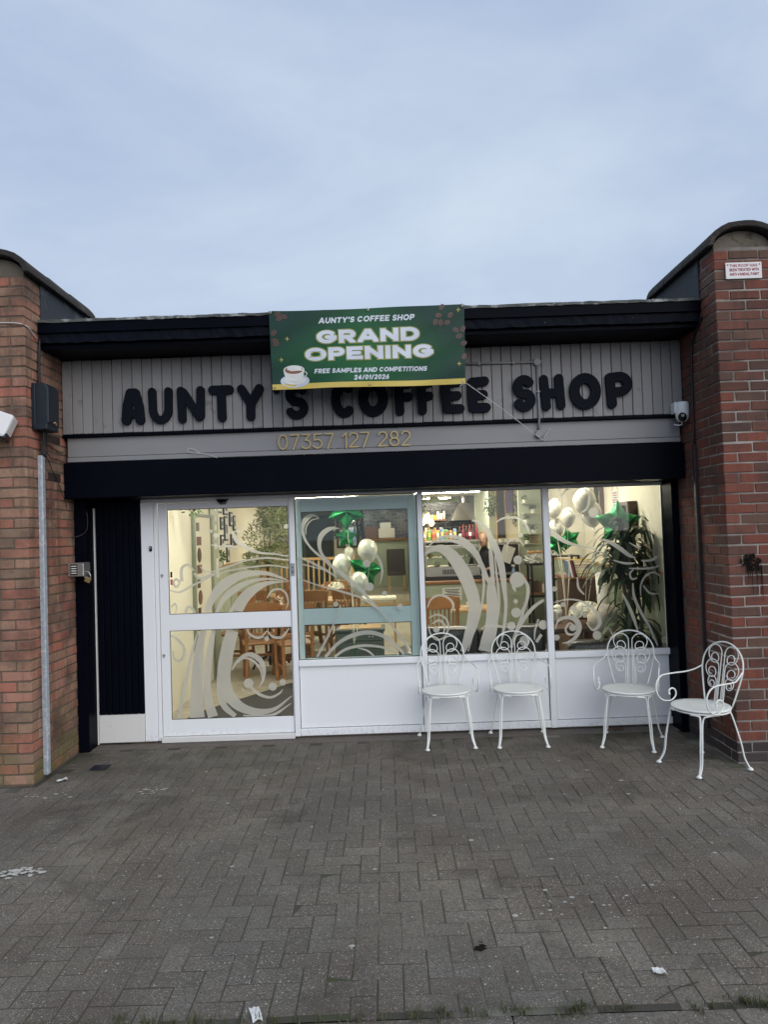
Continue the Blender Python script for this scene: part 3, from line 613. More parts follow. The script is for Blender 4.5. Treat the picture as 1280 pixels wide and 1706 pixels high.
VINYL={'door':([[(-1.685,.205,.0659),(-1.687,.38,.0554),(-1.669,.64,.0475),(-1.642,.835,.0356),(-1.608,.958,.0251)],[(-1.585,1.114,.0224),(-1.513,1.249,.0356),(-1.425,1.345,.0448),(-1.304,1.413,.0369),(-1.185,1.439,.0251),(-1.04,1.433,.0171),(-.923,1.393,.0092),(-.851,1.361,.0026)],[(-1.547,.206,.0448),(-1.588,.377,.0356),(-1.587,.572,.0317),(-1.555,.793,.0277),(-1.521,.955,.0171)],[(-1.494,1.104,.0132),(-1.428,1.22,.0237),(-1.32,1.308,.029),(-1.187,1.367,.0171),(-1.042,1.385,.0092),(-.897,1.366,.0026)],[(-1.379,1.1,.0132),(-1.324,1.177,.0158),(-1.256,1.26,.0158),(-1.162,1.323,.0119),(-1.042,1.359,.0066),(-.924,1.36,.0026)],[(-1.356,.949,.0528),(-1.41,.762,.058),(-1.443,.567,.058),(-1.427,.443,.0554),(-1.379,.354,.0501),(-1.29,.276,.0396),(-1.16,.237,.029),(-1.009,.256,.0158),(-.859,.362,.004)],[(-1.306,1.105,.0369),(-1.244,1.22,.0422),(-1.136,1.302,.0264),(-1.016,1.348,.0119),(-.858,1.356,.0026)],[(-1.483,.634,.0079),(-1.489,.503,.0185),(-1.477,.373,.0264),(-1.434,.28,.0264),(-1.351,.206,.0185)],[(-1.285,.211,.0053),(-1.142,.195,.0132),(-1.01,.212,.0119),(-.864,.3,.004)],[(-1.372,.604,.0066),(-1.311,.693,.0106),(-1.218,.735,.0185),(-1.127,.687,.0237),(-1.093,.594,.0171),(-1.106,.504,.0106),(-1.148,.44,.0026)],[(-1.338,.655,.004),(-1.258,.704,.0066),(-1.18,.675,.0106),(-1.126,.606,.0079),(-1.112,.53,.0026)],[(-1.213,.455,.0106),(-1.136,.387,.0132),(-1.045,.358,.0106),(-.966,.388,.0079),(-.932,.426,.0026)],[(-1.292,.445,.004),(-1.24,.404,.0066),(-1.181,.412,.0026)],[(-1.231,.958,.0079),(-1.2,.905,.0106),(-1.122,.876,.0092),(-1.055,.935,.004)],[(-1.055,.935,.004),(-1.004,.881,.0106),(-.925,.878,.0106),(-.862,.952,.0066)],[(-1.893,.922,.0053),(-1.831,.88,.0106),(-1.781,.8,.0119),(-1.809,.71,.0119),(-1.868,.714,.0079),(-1.879,.79,.004)],[(-1.842,.203,.0158),(-1.79,.449,.0158),(-1.731,.707,.0132),(-1.659,.953,.0053)],[(-1.54,1.46,.0053),(-1.367,1.507,.0079),(-1.208,1.554,.0079),(-1.036,1.568,.0079),(-.849,1.542,.0066)],[(-1.541,1.421,.004),(-1.369,1.468,.0066),(-1.17,1.494,.0079),(-.999,1.501,.0066),(-.851,1.476,.0066)],[(-1.333,1.809,.0132),(-1.295,1.728,.0198),(-1.205,1.659,.0158),(-1.101,1.616,.0106),(-.969,1.601,.0079),(-.848,1.575,.0066)],[(-1.534,1.703,.0026),(-1.442,1.681,.0106),(-1.363,1.684,.0119),(-1.284,1.659,.0026)],[(-1.893,1.315,.0053),(-1.808,1.296,.0092),(-1.701,1.347,.0092),(-1.594,1.396,.0092),(-1.501,1.446,.0079)],[(-1.678,1.458,.0106),(-1.633,1.411,.0106),(-1.554,1.434,.0066),(-1.461,1.471,.0026)],[(-1.789,1.39,.0171),(-1.785,1.501,.0119),(-1.729,1.532,.0106),(-1.678,1.478,.0066)],[(-1.865,1.379,.0092),(-1.838,1.411,.0092),(-1.808,1.377,.0092),(-1.839,1.342,.0092),(-1.865,1.379,.0092)],[(-1.624,1.516,.004),(-1.592,1.475,.0079),(-1.54,1.46,.004)],[(-1.883,1.17,.0053),(-1.852,1.198,.0079),(-1.835,1.155,.0053),(-1.858,1.11,.0026)],[(-1.762,1.111,.0106),(-1.739,1.165,.0106),(-1.696,1.144,.0106),(-1.678,1.108,.0066)],[(-1.046,1.22,.0053),(-1.005,1.278,.0079),(-.939,1.295,.0079),(-.881,1.254,.0079),(-.864,1.175,.0066),(-.885,1.116,.0026)]],[(-1.229,.486,.0422),(-1.019,.451,.0356),(-.93,.485,.029),(-1.059,.867,.0211),(-1.475,1.781,.0211),(-1.28,1.81,.0158),(-1.52,1.818,.0132),(-.86,1.839,.0211)]),'leaf':([[(-.571,1.902,.002),(-.626,1.927,.0121),(-.685,1.896,.0223),(-.72,1.821,.0162),(-.703,1.729,.0101),(-.645,1.636,.0091),(-.556,1.552,.0111),(-.478,1.479,.0132),(-.399,1.416,.0172),(-.301,1.332,.0192),(-.213,1.248,.0172),(-.154,1.176,.0101),(-.057,1.072,.0081),(.039,.938,.0101),(.135,.805,.0101),(.192,.702,.0061)],[(-.571,1.897,.001),(-.637,1.884,.004),(-.684,1.83,.0051),(-.692,1.759,.003)],[(-.397,1.805,.002),(-.483,1.803,.0182),(-.555,1.749,.0223),(-.577,1.664,.0162),(-.555,1.583,.0121),(-.482,1.494,.0071)],[(-.766,1.57,.0081),(-.649,1.515,.0091),(-.519,1.44,.0101),(-.431,1.377,.0061)],[(-.76,1.509,.0051),(-.67,1.486,.0061),(-.54,1.446,.004)],[(-.762,1.378,.0051),(-.604,1.317,.0061),(-.454,1.272,.0081),(-.314,1.227,.0101),(-.215,1.188,.0081),(-.126,1.125,.0081),(-.037,1.051,.0051)],[(-.408,1.124,.0081),(-.463,.995,.0081),(-.538,.847,.0101),(-.624,.695,.0101)],[(-.553,.693,.0121),(-.439,.804,.0142),(-.306,.87,.0182),(-.164,.89,.0182),(-.034,.85,.0162),(.064,.767,.0142),(.131,.69,.0081)],[(-.473,.69,.0101),(-.37,.752,.0121),(-.228,.777,.0121),(-.067,.761,.0101),(.032,.718,.0081),(.086,.686,.0051)],[(-.269,.758,.003),(-.189,.735,.0081),(-.13,.685,.0071)],[(-.202,1.579,.004),(-.141,1.587,.0071),(-.081,1.556,.0121),(-.043,1.485,.0121),(-.034,1.404,.0081),(-.057,1.304,.002)]],[(-.169,1.489,.0334),(-.148,1.286,.0364),(-.02,1.222,.0223),(.111,1.105,.0263),(.045,1.054,.0121),(-.448,1.146,.0223)]),'mid':([[(.345,1.554,.0051),(.381,1.578,.0162),(.452,1.601,.0283),(.523,1.583,.0425),(.601,1.51,.0547),(.677,1.381,.0607),(.732,1.238,.0567),(.762,1.106,.0526),(.747,.976,.0526),(.702,.837,.0405),(.646,.694,.0223)],[(.351,1.584,.003),(.403,1.643,.0061),(.486,1.696,.0101),(.588,1.702,.0132),(.678,1.674,.0172),(.756,1.611,.0172),(.812,1.523,.0152),(.84,1.426,.0121),(.851,1.274,.0101),(.831,1.124,.0081),(.796,.975,.0061),(.754,.876,.0061),(.692,.697,.0051)],[(.455,1.671,.003),(.576,1.665,.0121),(.686,1.628,.0192),(.779,1.544,.0202),(.836,1.446,.0202),(.877,1.334,.0172),(.9,1.268,.0081)],[(.907,1.333,.0101),(.915,1.222,.0405),(.919,1.071,.0506),(.904,.921,.0536),(.872,.801,.0587),(.832,.688,.0526)],[(.767,1.835,.0081),(.825,1.819,.0152),(.884,1.766,.0202),(.921,1.686,.0263),(.969,1.578,.0304),(1.003,1.461,.0304),(1.021,1.339,.0273),(1.029,1.218,.0182),(1.037,1.097,.0142),(1.024,.967,.0142),(1.001,.837,.0101),(.983,.758,.004)],[(.915,1.656,.004),(.923,1.524,.0182),(.928,1.393,.0182),(.935,1.272,.0142)],[(.955,1.523,.0051),(.965,1.371,.0091),(.976,1.22,.0091),(.976,1.069,.0081),(.961,.949,.0051)],[(.966,1.801,.003),(1.028,1.839,.0081),(1.11,1.851,.0101),(1.19,1.832,.0111),(1.246,1.766,.0111),(1.27,1.694,.003)],[(1.062,1.54,.003),(1.072,1.62,.0061),(1.112,1.657,.0081),(1.173,1.65,.0081),(1.216,1.595,.004)],[(1.205,1.313,.0101),(1.235,1.241,.0142),(1.228,1.151,.0142),(1.2,1.071,.0121),(1.152,1.008,.0081)],[(1.108,1.256,.0182),(1.117,1.225,.0121),(1.129,1.2,.002)],[(1.21,1.111,.0091),(1.171,.982,.0132),(1.115,.843,.0152),(1.067,.715,.0132)],[(1.368,1.121,.0101),(1.275,1.059,.0152),(1.19,.961,.0152),(1.121,.853,.0121)],[(1.316,.957,.0061),(1.282,.858,.0081),(1.274,.778,.004)],[(1.336,.821,.0132),(1.288,.757,.0132)],[(.351,1.09,.004),(.386,1.159,.0081),(.458,1.192,.0091),(.538,1.164,.0091),(.578,1.103,.0101),(.555,1.033,.004)],[(.36,.999,.0051),(.432,1.025,.0081),(.501,.995,.0081),(.529,.923,.0081),(.495,.834,.0081),(.424,.807,.0081),(.37,.859,.0061),(.356,.939,.004)],[(.388,.948,.0061),(.45,.974,.0101),(.496,.924,.0101),(.484,.865,.0061)]],[(1.156,1.476,.0385),(1.144,1.305,.0668),(1.123,1.117,.0182),(1.122,1.019,.0425),(1.077,.905,.0364),(1.189,1.692,.0202),(1.188,.771,.0455),(1.355,.905,.0405),(.422,.897,.0283)]),'right':([[(1.564,1.917,.004),(1.574,2.028,.0081),(1.632,2.095,.0091),(1.704,2.108,.0091),(1.773,2.072,.0101),(1.803,2.0,.0101),(1.782,1.91,.0081),(1.724,1.871,.0051)],[(1.522,1.878,.003),(1.539,1.989,.0071),(1.596,2.068,.0081),(1.663,2.096,.004)],[(1.481,1.879,.003),(1.475,1.981,.0061),(1.519,2.061,.0071),(1.592,2.104,.004)],[(1.576,1.846,.003),(1.599,1.901,.0071),(1.653,1.873,.0081),(1.702,1.836,.0061),(1.763,1.824,.003)],[(1.435,1.729,.0182),(1.513,1.666,.0223),(1.612,1.607,.0142),(1.752,1.567,.0071),(1.812,1.554,.0051),(1.911,1.501,.003)],[(1.886,1.633,.0051),(1.956,1.61,.0142),(2.054,1.546,.0182),(2.132,1.483,.0152),(2.187,1.461,.003)],[(1.989,1.447,.003),(2.069,1.42,.0091),(2.139,1.412,.0091),(2.18,1.416,.003)],[(2.236,1.434,.0061),(2.302,1.432,.0101),(2.353,1.448,.0111),(2.39,1.474,.002)],[(2.127,1.37,.0051),(2.248,1.363,.0091),(2.349,1.37,.0091),(2.406,1.393,.003)],[(2.137,1.594,.003),(2.196,1.557,.0081),(2.24,1.53,.002)],[(2.162,1.359,.0061),(2.13,1.322,.0081),(2.148,1.276,.0091),(2.194,1.286,.0051)],[(2.217,1.127,.004),(2.221,1.218,.0061),(2.265,1.297,.0081),(2.337,1.328,.0081),(2.396,1.292,.0051)],[(2.242,1.217,.0061),(2.299,1.147,.0081),(2.379,1.142,.003)],[(2.057,1.153,.0061),(2.103,1.051,.0132),(2.148,.929,.0142),(2.178,.817,.0051)],[(2.152,1.24,.0061),(2.157,1.129,.0121),(2.202,1.007,.0121),(2.276,.864,.0121),(2.344,.691,.0071)],[(1.46,.862,.004),(1.485,.931,.0101),(1.554,.962,.0152),(1.634,.944,.0223),(1.667,.875,.0243),(1.638,.796,.0172),(1.576,.75,.0111),(1.515,.74,.003)],[(1.545,.859,.0081),(1.577,.906,.0091),(1.613,.907,.004)],[(1.545,.859,.0081),(1.564,.82,.0101),(1.609,.812,.0081),(1.64,.836,.003)],[(1.449,1.093,.004),(1.561,1.117,.0061),(1.671,1.106,.0081),(1.77,1.052,.0101),(1.835,.969,.0172),(1.844,.889,.0142),(1.783,.846,.0091),(1.729,.913,.003)],[(1.67,1.307,.0051),(1.676,1.216,.0101),(1.724,1.154,.0051)],[(1.923,.866,.003),(1.969,.764,.0051)],[(2.381,.74,.0051),(2.402,.763,.0051),(2.421,.739,.0051),(2.4,.715,.0051),(2.381,.74,.0051)]],[(1.835,1.867,.0455),(1.464,1.213,.0223),(1.534,1.075,.0202),(1.626,1.039,.0243),(1.499,1.029,.0182),(1.878,1.038,.0243),(1.82,.799,.0385),(1.467,.791,.0263),(1.611,.872,.0304)])}
def swirl(pts, y, p, clip):
    V = catmull([(a,b,h) for a,b,h in pts], 9); L = []; m = MB(); T = []
    for i in range(len(V)):
        a = V[max(0,i-1)]; b = V[min(len(V)-1,i+1)]; t = Vector((b.x-a.x,b.y-a.y)); t = t.normalized() if t.length>1e-7 else Vector((1,0)); h = max(0.0012,V[i].z)
        q = Vector((-t.y,t.x))*h; L += [(V[i].x+q.x,y,V[i].y+q.y),(V[i].x-q.x,y,V[i].y-q.y)]
    L = [(min(max(x,clip[0]),clip[1]),yy,min(max(z,clip[2]),clip[3])) for x,yy,z in L]
    m.add(L, [(2*i,2*i+1,2*i+3,2*i+2) for i in range(len(V)-1)]); return m.build('vinyl_swirl', m_vinyl, p)
for key,p,clips in (('door',door,H_d),('leaf',W2,[(-0.776,0.279,0.68,2.085)]),('mid',W3,[(0.343,1.377,0.68,2.085)]),('right',W4,[(1.45,2.431,0.68,2.085)])):
    n_ = 0
    for st in VINYL[key][0]:
        zc = sum(q[1] for q in st)/len(st); cl = [c for c in clips if c[2]<=zc<=c[3]] or clips[:1]; n_ += 1
        c_ = cl[0]; swirl(st, 0.0272-n_*0.0002, p, (c_[0]+0.004,c_[1]-0.004,c_[2]+0.004,c_[3]-0.004))
    for x,z,r_ in VINYL[key][1]:
        n_ += 1; y = 0.0272-n_*0.0002
        MB().add([(x+r_*math.cos(6.283*k/24),y,z+r_*math.sin(6.283*k/24)) for k in range(24)], [tuple(reversed(range(24)))]).build('vinyl_dot', m_vinyl, p)
for z in (1.448,0.754):
    k = MB(); k.lathe([(0.011,0),(0.011,0.008)],12,(0,0,0)); m = MB().add([(-1.953+x,0.0075-zz,z+yy) for x,yy,zz in k.v],k.f); m.build('keyhole', m_steel, door)
    MB().box(-1.9545,-1.9515,-0.0015,0.0,z-0.022,z-0.003).build('keyhole_slot', m_gasket, door)
MB().box(-2.055,-2.031,-0.016,-0.0045,1.66,1.705).build('bell_push', m_lens, sf, bev=0.003); MB().box(-2.047,-2.039,-0.018,-0.0165,1.688,1.696).build('bell_button', m_cctv, sf)
MB().box(-0.826,-0.795,-0.016,-0.0055,1.408,1.515).build('lock_plate', m_steel, sf, bev=0.003)
for z in (1.475,1.445,1.432): MB().box(-0.817,-0.804,-0.0185,-0.0165,z,z+0.008).build('keypad_button', m_gasket, sf)
m = MB(); m.add([(-1.465,-0.01,2.094),(-1.35,-0.01,2.094),(-1.375,-0.05,2.07),(-1.44,-0.05,2.07),(-1.465,0.003,2.094),(-1.35,0.003,2.094),(-1.385,0.003,2.048),(-1.43,0.003,2.048)], [(0,1,2,3),(3,2,6,7),(4,5,1,0),(5,6,2,1),(0,3,7,4),(4,7,6,5)]); m.build('motion_sensor', m_lens, sf)
m_sticker = M('red_sticker', (0.5,0.12,0.10), 0.5)
MB().box(-1.888,-1.868,0.0255,0.0262,1.36,1.41).build('sticker', m_sticker, door); MB().box(-1.888,-1.870,0.0255,0.0262,1.425,1.475).build('sticker', m_lens, door)

# ------------------------------------------------------------------ the neighbouring units of the parade, beyond the wing walls
for sx,x0,x1,lb in ((-1,-8.2,LX-0.445,'plain brick neighbouring unit beyond the tan wing wall'),(1,RX+0.445,8.2,'plain brick neighbouring unit beyond the dark red wing wall')):
    nb_ = thing('neighbouring_shop', lb, 'building', ((x0+x1)/2,0.2,0))
    mk = m_brickL if sx<0 else m_brickR; t_ = MB(); co = MB()
    for r_ in range(28):
        for c_ in range(int((x1-x0)/0.225)):
            xa = x0+c_*0.225+(0.1125 if r_%2 else 0); 
            if xa+0.215<x1: t_.box(xa,xa+0.215,-0.10,0.0,r_*0.075+0.005,r_*0.075+0.070)
    t_.build('brickwork', mk, nb_, kind='stuff'); MB().box(x0,x1,-0.094,0.2,0,2.12).build('mortar_core', m_mortarL, nb_)
    MB().box(x0,x1,-0.36,0.2,2.121,3.26).build('sign_board', m_greytrim, nb_); MB().box(x0,x1,-0.79,0.2,3.262,3.452).build('fascia_board', m_black, nb_); MB().box(x0,x1,0.2,14.6,0,3.45).build('rear_block', m_mortarL, nb_)

# ================================================================== SHOP NAME, NUMBER
sg = thing('shop_name_sign', 'black raised bubble lettering spelling the shop name on grey boards', 'sign', (-0.03,-0.40,2.70))
BUB = {'A':[[(0,0),(.08,.5),(.34,1),(.66,1),(.92,.5),(1,0)],[(.08,.26),(.92,.26)]], 'U':[[(0,1),(.02,.45)]+E_(.5,.4,.48,.4,185,355,12)+[(1,1)]],
 'N':[[(.04,0),(0,1),(.12,.95),(.9,.05),(.98,.1),(1,1)]], 'T':[[(0,1),(1,1)],[(.5,1),(.52,0)]], 'Y':[[(0,1),(.5,.46),(1,1)],[(.5,.46),(.48,0)]], "S":[E_(.5,.74,.46,.26,35,270,14)+E_(.5,.25,.48,.25,85,-150,14)[1:]],
 'C':[E_(.55,.5,.52,.5,55,305,18)], 'O':[E_(.5,.5,.5,.5,0,360,28)], 'F':[[(.95,1),(.05,.97),(.1,0)],[(.08,.5),(.85,.52)]], 'E':[[(.95,1),(.05,.97),(.03,.5),(.08,.03),(1,.02)],[(.05,.5),(.82,.5)]],
 'H':[[(0,.98),(.12,.0)],[(.92,1),(1,.02)],[(.05,.48),(.96,.48)]], 'P':[[(.12,0),(.05,.97),(.5,1)]+E_(.55,.72,.45,.28,90,-70,12)+[(.1,.42)]], "'":[[(.5,1),(.4,.88)]]}
LT = [('A',-2.126,-1.937,.042),('U',-1.905,-1.706,.036),('N',-1.669,-1.441,.037),('T',-1.409,-1.201,.040),('Y',-1.173,-0.955,.040),("'",-0.885,-0.825,.028),('S',-0.785,-0.590,.038),
 ('C',-0.407,-0.200,.042),('O',-0.181,0.066,.046),('F',0.113,0.285,.041),('F',0.300,0.450,.041),('E',0.502,0.690,.041),('E',0.715,0.905,.043),('S',1.089,1.278,.042),('H',1.311,1.519,.040),('O',1.556,1.814,.046),('P',1.847,2.074,.042)]
for ch,x0,x1,rd in LT:
    rd *= 0.90; z0,z1 = 2.706,3.006; w_ = x1-x0-2*rd; h_ = z1-z0-2*rd
    P = [[(x0+rd+a*w_, z0+rd+b*h_) for a,b in q] for q in BUB[ch]]
    letter_mb(P, rd, 0.005, lambda x,z,d: (x,-0.412+d,z), 0.030).build('letter', m_letter, sg)
ng = thing('phone_number_sign', 'thin gold raised digits of a phone number on the grey board', 'sign', (-0.3,-0.355,2.46))
gl,wt = glyph_polys('07357 127 282', 0.128, 0.013, 1.02, 0.24)
k_ = 1.112/wt
for P,x0,x1 in gl:
    P2 = [[(-0.856+a*k_, 2.462+0.0+b) for a,b in q] for q in P]
    letter_mb(P2, 0.0062, 0.0022, lambda x,z,d: (x,-0.368+d,z), 0.009).build('digit', m_gold, ng)

# ================================================================== BANNER
bn = thing('banner', 'green grand opening banner with gold hem hung from the roof edge', 'banner', (-0.08,-0.81,2.87))
BX0,BX1,BZ0,BZ1 = -0.832,0.668,2.872,3.480
def bwave(u, v):                 # u along, v down: cloth hangs with shallow waves, foot swings in a little
    return -0.812+0.004*math.sin(u*9+1)*(0.4+v)+0.006*math.sin(u*21+v*5)*v*0.6+0.03*v*v*0.6+0.003*math.sin((u+v)*17)
def bpt(x, z, off=0.0):
    u = (x-BX0)/(BX1-BX0); v = (BZ1-z)/(BZ1-BZ0); sag = -0.006*math.sin(u*math.pi)*(1-v)-0.004*math.sin(u*math.pi*2)*(1-v)
    return (x+(0.010-0.020*u)*v*1.0, bwave(u,v)-off, z+sag+(0.004*math.sin(u*6)*v))
def bmat():
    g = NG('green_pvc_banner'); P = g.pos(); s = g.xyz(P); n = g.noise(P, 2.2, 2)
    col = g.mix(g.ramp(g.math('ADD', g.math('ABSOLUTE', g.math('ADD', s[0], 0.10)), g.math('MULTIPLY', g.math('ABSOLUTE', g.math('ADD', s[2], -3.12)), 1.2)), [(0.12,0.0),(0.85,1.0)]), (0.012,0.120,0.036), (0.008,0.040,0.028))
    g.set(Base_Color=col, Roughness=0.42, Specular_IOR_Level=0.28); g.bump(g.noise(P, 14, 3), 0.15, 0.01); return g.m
m_ban = bmat()
m_bgold = M('banner_gold', (0.62,0.47,0.10), 0.4, var=0.18, sc=3); m_bwhite = M('banner_white_print', (0.66,0.70,0.78), 0.4, var=0.03); m_boutline = M('banner_gold_outline', (0.38,0.36,0.05), 0.4, var=0.05)
m_boutg = M('banner_green_outline', (0.012,0.10,0.04), 0.4)
n,mz = 48,22; V = [bpt(BX0+(BX1-BX0)*i/n, BZ0+(BZ1-BZ0)*j/mz) for j in range(mz+1) for i in range(n+1)]
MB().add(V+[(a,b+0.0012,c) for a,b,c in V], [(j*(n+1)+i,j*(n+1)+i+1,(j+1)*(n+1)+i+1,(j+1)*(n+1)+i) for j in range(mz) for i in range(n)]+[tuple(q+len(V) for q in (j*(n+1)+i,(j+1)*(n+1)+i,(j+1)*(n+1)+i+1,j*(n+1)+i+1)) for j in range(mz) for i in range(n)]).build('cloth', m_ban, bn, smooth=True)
def grid_patch(name, x0, x1, z0, z1, off, mat, nx=40, nz_=3):
    V = [bpt(x0+(x1-x0)*i/nx, z0+(z1-z0)*j/nz_, off) for j in range(nz_+1) for i in range(nx+1)]
    return MB().add(V, [(j*(nx+1)+i,j*(nx+1)+i+1,(j+1)*(nx+1)+i+1,(j+1)*(nx+1)+i) for j in range(nz_) for i in range(nx)]).build(name, mat, bn, smooth=True)
grid_patch('gold_hem', BX0, BX1, BZ0+0.0005, BZ0+0.042, 0.0012, m_bgold)
def line(txt, xc, zb, h, t, width, shear, off, mat, name='lettering', grow=0.0, res=0.0016, an=1.0):
    width /= an; gl,wt = glyph_polys(txt, h, t, 1.0, 0.25); k = 1.0
    for it in range(12):         # widen the letters until the line is as long as wanted
        last = gl[-1][2]
        if abs(last-width)<0.002: break
        k *= width/last; gl,wt = glyph_polys(txt, h, t, k, 0.25)
    off0 = -gl[-1][2]/2; m = MB()
    for P,x0,x1 in gl:
        P2 = [[(off0+a, b) for a,b in q] for q in P]
        def mp(x,z,d): return bpt(xc+x*an+shear*(z-h/2), zb+z, off)
        q = letter_mb(P2, t/2+grow, res, mp, 0, (-grow, h+grow, off0+x0-grow/an, off0+x1+grow/an)); m.add(q.v, q.f)
    return m.build(name, mat, bn)
line("AUNTY'S COFFEE SHOP", -0.083, 3.375, 0.045, 0.0105, 0.735, 0.18, 0.0016, m_bwhite)
for txt,zb,h,wd_ in (('GRAND',3.218,0.100,0.79),('OPENING',3.086,0.098,0.99)):
    xc = -0.077 if txt=='GRAND' else -0.072
    line(txt, xc, zb, h, 0.0265, wd_, 0, 0.0014, m_boutline, 'lettering_outline', grow=0.0075, res=0.0016, an=1.42)
    line(txt, xc, zb, h, 0.0265, wd_, 0, 0.0022, m_boutg, 'lettering_inline', grow=0.0030, res=0.0016, an=1.42)
    line(txt, xc, zb, h, 0.0265, wd_, 0, 0.0030, m_bwhite, grow=0.0012, res=0.0016, an=1.42)
line('FREE SAMPLES AND COMPETITIONS', -0.063, 2.985, 0.036, 0.0085, 0.87, 0.18, 0.0016, m_bwhite)
line('24/01/2026', -0.058, 2.928, 0.038, 0.0088, 0.27, 0.16, 0.0016, m_bwhite)
def bell(name, x, z, rx, rz, off, mat, p=None, rot=0, n=20, fn=None):
    pts = []
    for i in range(n):
        a = 6.2832*i/n; q = fn(a) if fn else 1; u,v = rx*math.cos(a)*q,rz*math.sin(a)*q
        pts.append(bpt(x+u*math.cos(rot)-v*math.sin(rot), z+u*math.sin(rot)+v*math.cos(rot), off))
    return MB().add(pts, [tuple(range(n))]).build(name, mat, p or bn)
m_saucer = M('printed_pale_china', (0.52,0.57,0.66), 0.4, var=0.06, sc=20); m_china = M('printed_white_china', (0.66,0.66,0.64), 0.4, var=0.1, sc=18); m_coffee = M('printed_coffee', (0.22,0.085,0.04), 0.4, var=0.3, sc=40); m_crema = M('printed_milk_foam', (0.62,0.52,0.42), 0.4)
cup = bell('printed_saucer', -0.655, 2.935, 0.113, 0.052, 0.0020, m_saucer)
bell('printed_saucer_well', -0.655, 2.942, 0.085, 0.036, 0.0022, m_china, cup)
cupb = MB(); pts = [(-0.74,3.018),(-0.735,2.985),(-0.715,2.95),(-0.69,2.932),(-0.655,2.928),(-0.62,2.936),(-0.597,2.955),(-0.583,2.99),(-0.578,3.022)]
cupb.add([bpt(a,b,0.0026) for a,b in pts], [tuple(range(len(pts)))]).build('printed_cup', m_china, bn)
bell('printed_cup_rim', -0.659, 3.020, 0.0815, 0.036, 0.0030, m_china); bell('printed_coffee', -0.659, 3.019, 0.071, 0.0295, 0.0034, m_coffee)
bell('printed_latte_heart', -0.657, 3.022, 0.034, 0.017, 0.0038, m_crema, fn=lambda a: 1.0-0.35*math.exp(-((a-1.5708)**2)*6)+0.25*math.exp(-((a-4.712)**2)*4)); bell('printed_latte_ring', -0.656, 3.024, 0.02, 0.009, 0.0041, m_coffee, fn=lambda a: 1.0-0.4*math.exp(-((a-1.5708)**2)*6))
MB().tube([bpt(-0.585+0.024*math.sin(a),2.985+0.02*math.cos(a),0.004) for a in [i*0.35 for i in range(10)]], 0.0035, 5).build('printed_cup_handle', m_china, bn)
m_bean = M('printed_bean', (0.085,0.040,0.028), 0.35, var=0.4, sc=30); m_beanl = M('printed_bean_crease', (0.035,0.014,0.01), 0.4)
rr = random.Random(4)
for x,z,a in ((-0.755,3.42,.5),(-0.715,3.435,-.6),(-0.80,3.31,.9),(-0.795,3.25,-.2),(-0.79,3.225,.2),(-0.765,3.455,.2),(0.495,3.465,.9),(0.47,3.40,.1),(0.56,3.40,.8),(0.445,3.35,1.2),(0.485,3.345,1.5),(0.535,3.345,.4),(0.60,3.285,-.6),(0.625,3.235,.3),(0.655,3.29,1.2),(0.66,3.18,.4),(0.66,3.08,1.0)):
    b_ = bell('printed_bean', x, z, 0.026, 0.018, 0.0016+rr.uniform(0,0.0004), m_bean, rot=a, n=12); bell('bean_crease', x, z, 0.02, 0.003, 0.0024, m_beanl, b_, rot=a, n=8)
for x,z in ((-0.70,3.262),(-0.752,3.10),(0.622,3.437),(0.622,3.025)):
    bell('printed_sparkle', x, z, 0.017, 0.019, 0.0018, m_bgold, n=32, fn=lambda a: 0.18+0.82*abs(math.cos(2*a))**6)
for x,z in ((BX0+0.012,BZ1-0.014),(-0.07,BZ1-0.014),(BX1-0.014,BZ1-0.014),(BX0+0.018,BZ0+0.018),(-0.075,BZ0+0.02),(BX1-0.018,BZ0+0.018)):
    c = bpt(x,z,0.003); k = MB().lathe([(0.011,0),(0.009,0.004),(0.004,0.004)],12,(0,0,0)); gm = MB().add([(c[0]+a,c[1]-d,c[2]+b) for a,b,d in k.v],k.f).build('eyelet', m_brass, bn)
    if z>3.2: MB().tube(catmull([(c[0],c[1]-0.002,c[2]-0.004),(c[0]+0.003,c[1]-0.012,c[2]+0.010),(c[0],c[1]+0.02,c[2]+0.028)],4), 0.006, 6).build('cable_tie', m_cctv, gm)
c = bpt(BX1-0.018,BZ0+0.018,0.006)
MB().tube(catmull([c,(0.72,-0.70,2.86),(1.0,-0.54,2.69),(1.318,-0.375,2.478),(1.345,-0.374,2.50),(1.395,-0.372,2.565)],6), 0.0028, 6).build('banner_tether', m_rope, bn)
MB().tube(catmull([c,(0.63,-0.80,2.866),(0.615,-0.81,2.85)],4), 0.002, 5).build('loose_cord_end', m_rope, bn)
MB().tube(catmull([(-1.36,-0.36,2.416),(-1.46,-0.372,2.452),(-1.55,-0.375,2.462),(-1.60,-0.375,2.478),(-1.585,-0.375,2.500),(-1.54,-0.372,2.488),(-1.50,-0.372,2.458)],6), 0.0024, 5).build('loose_cord', m_rope, label='loose white cord looped on the grey board above the door', cat='cord')

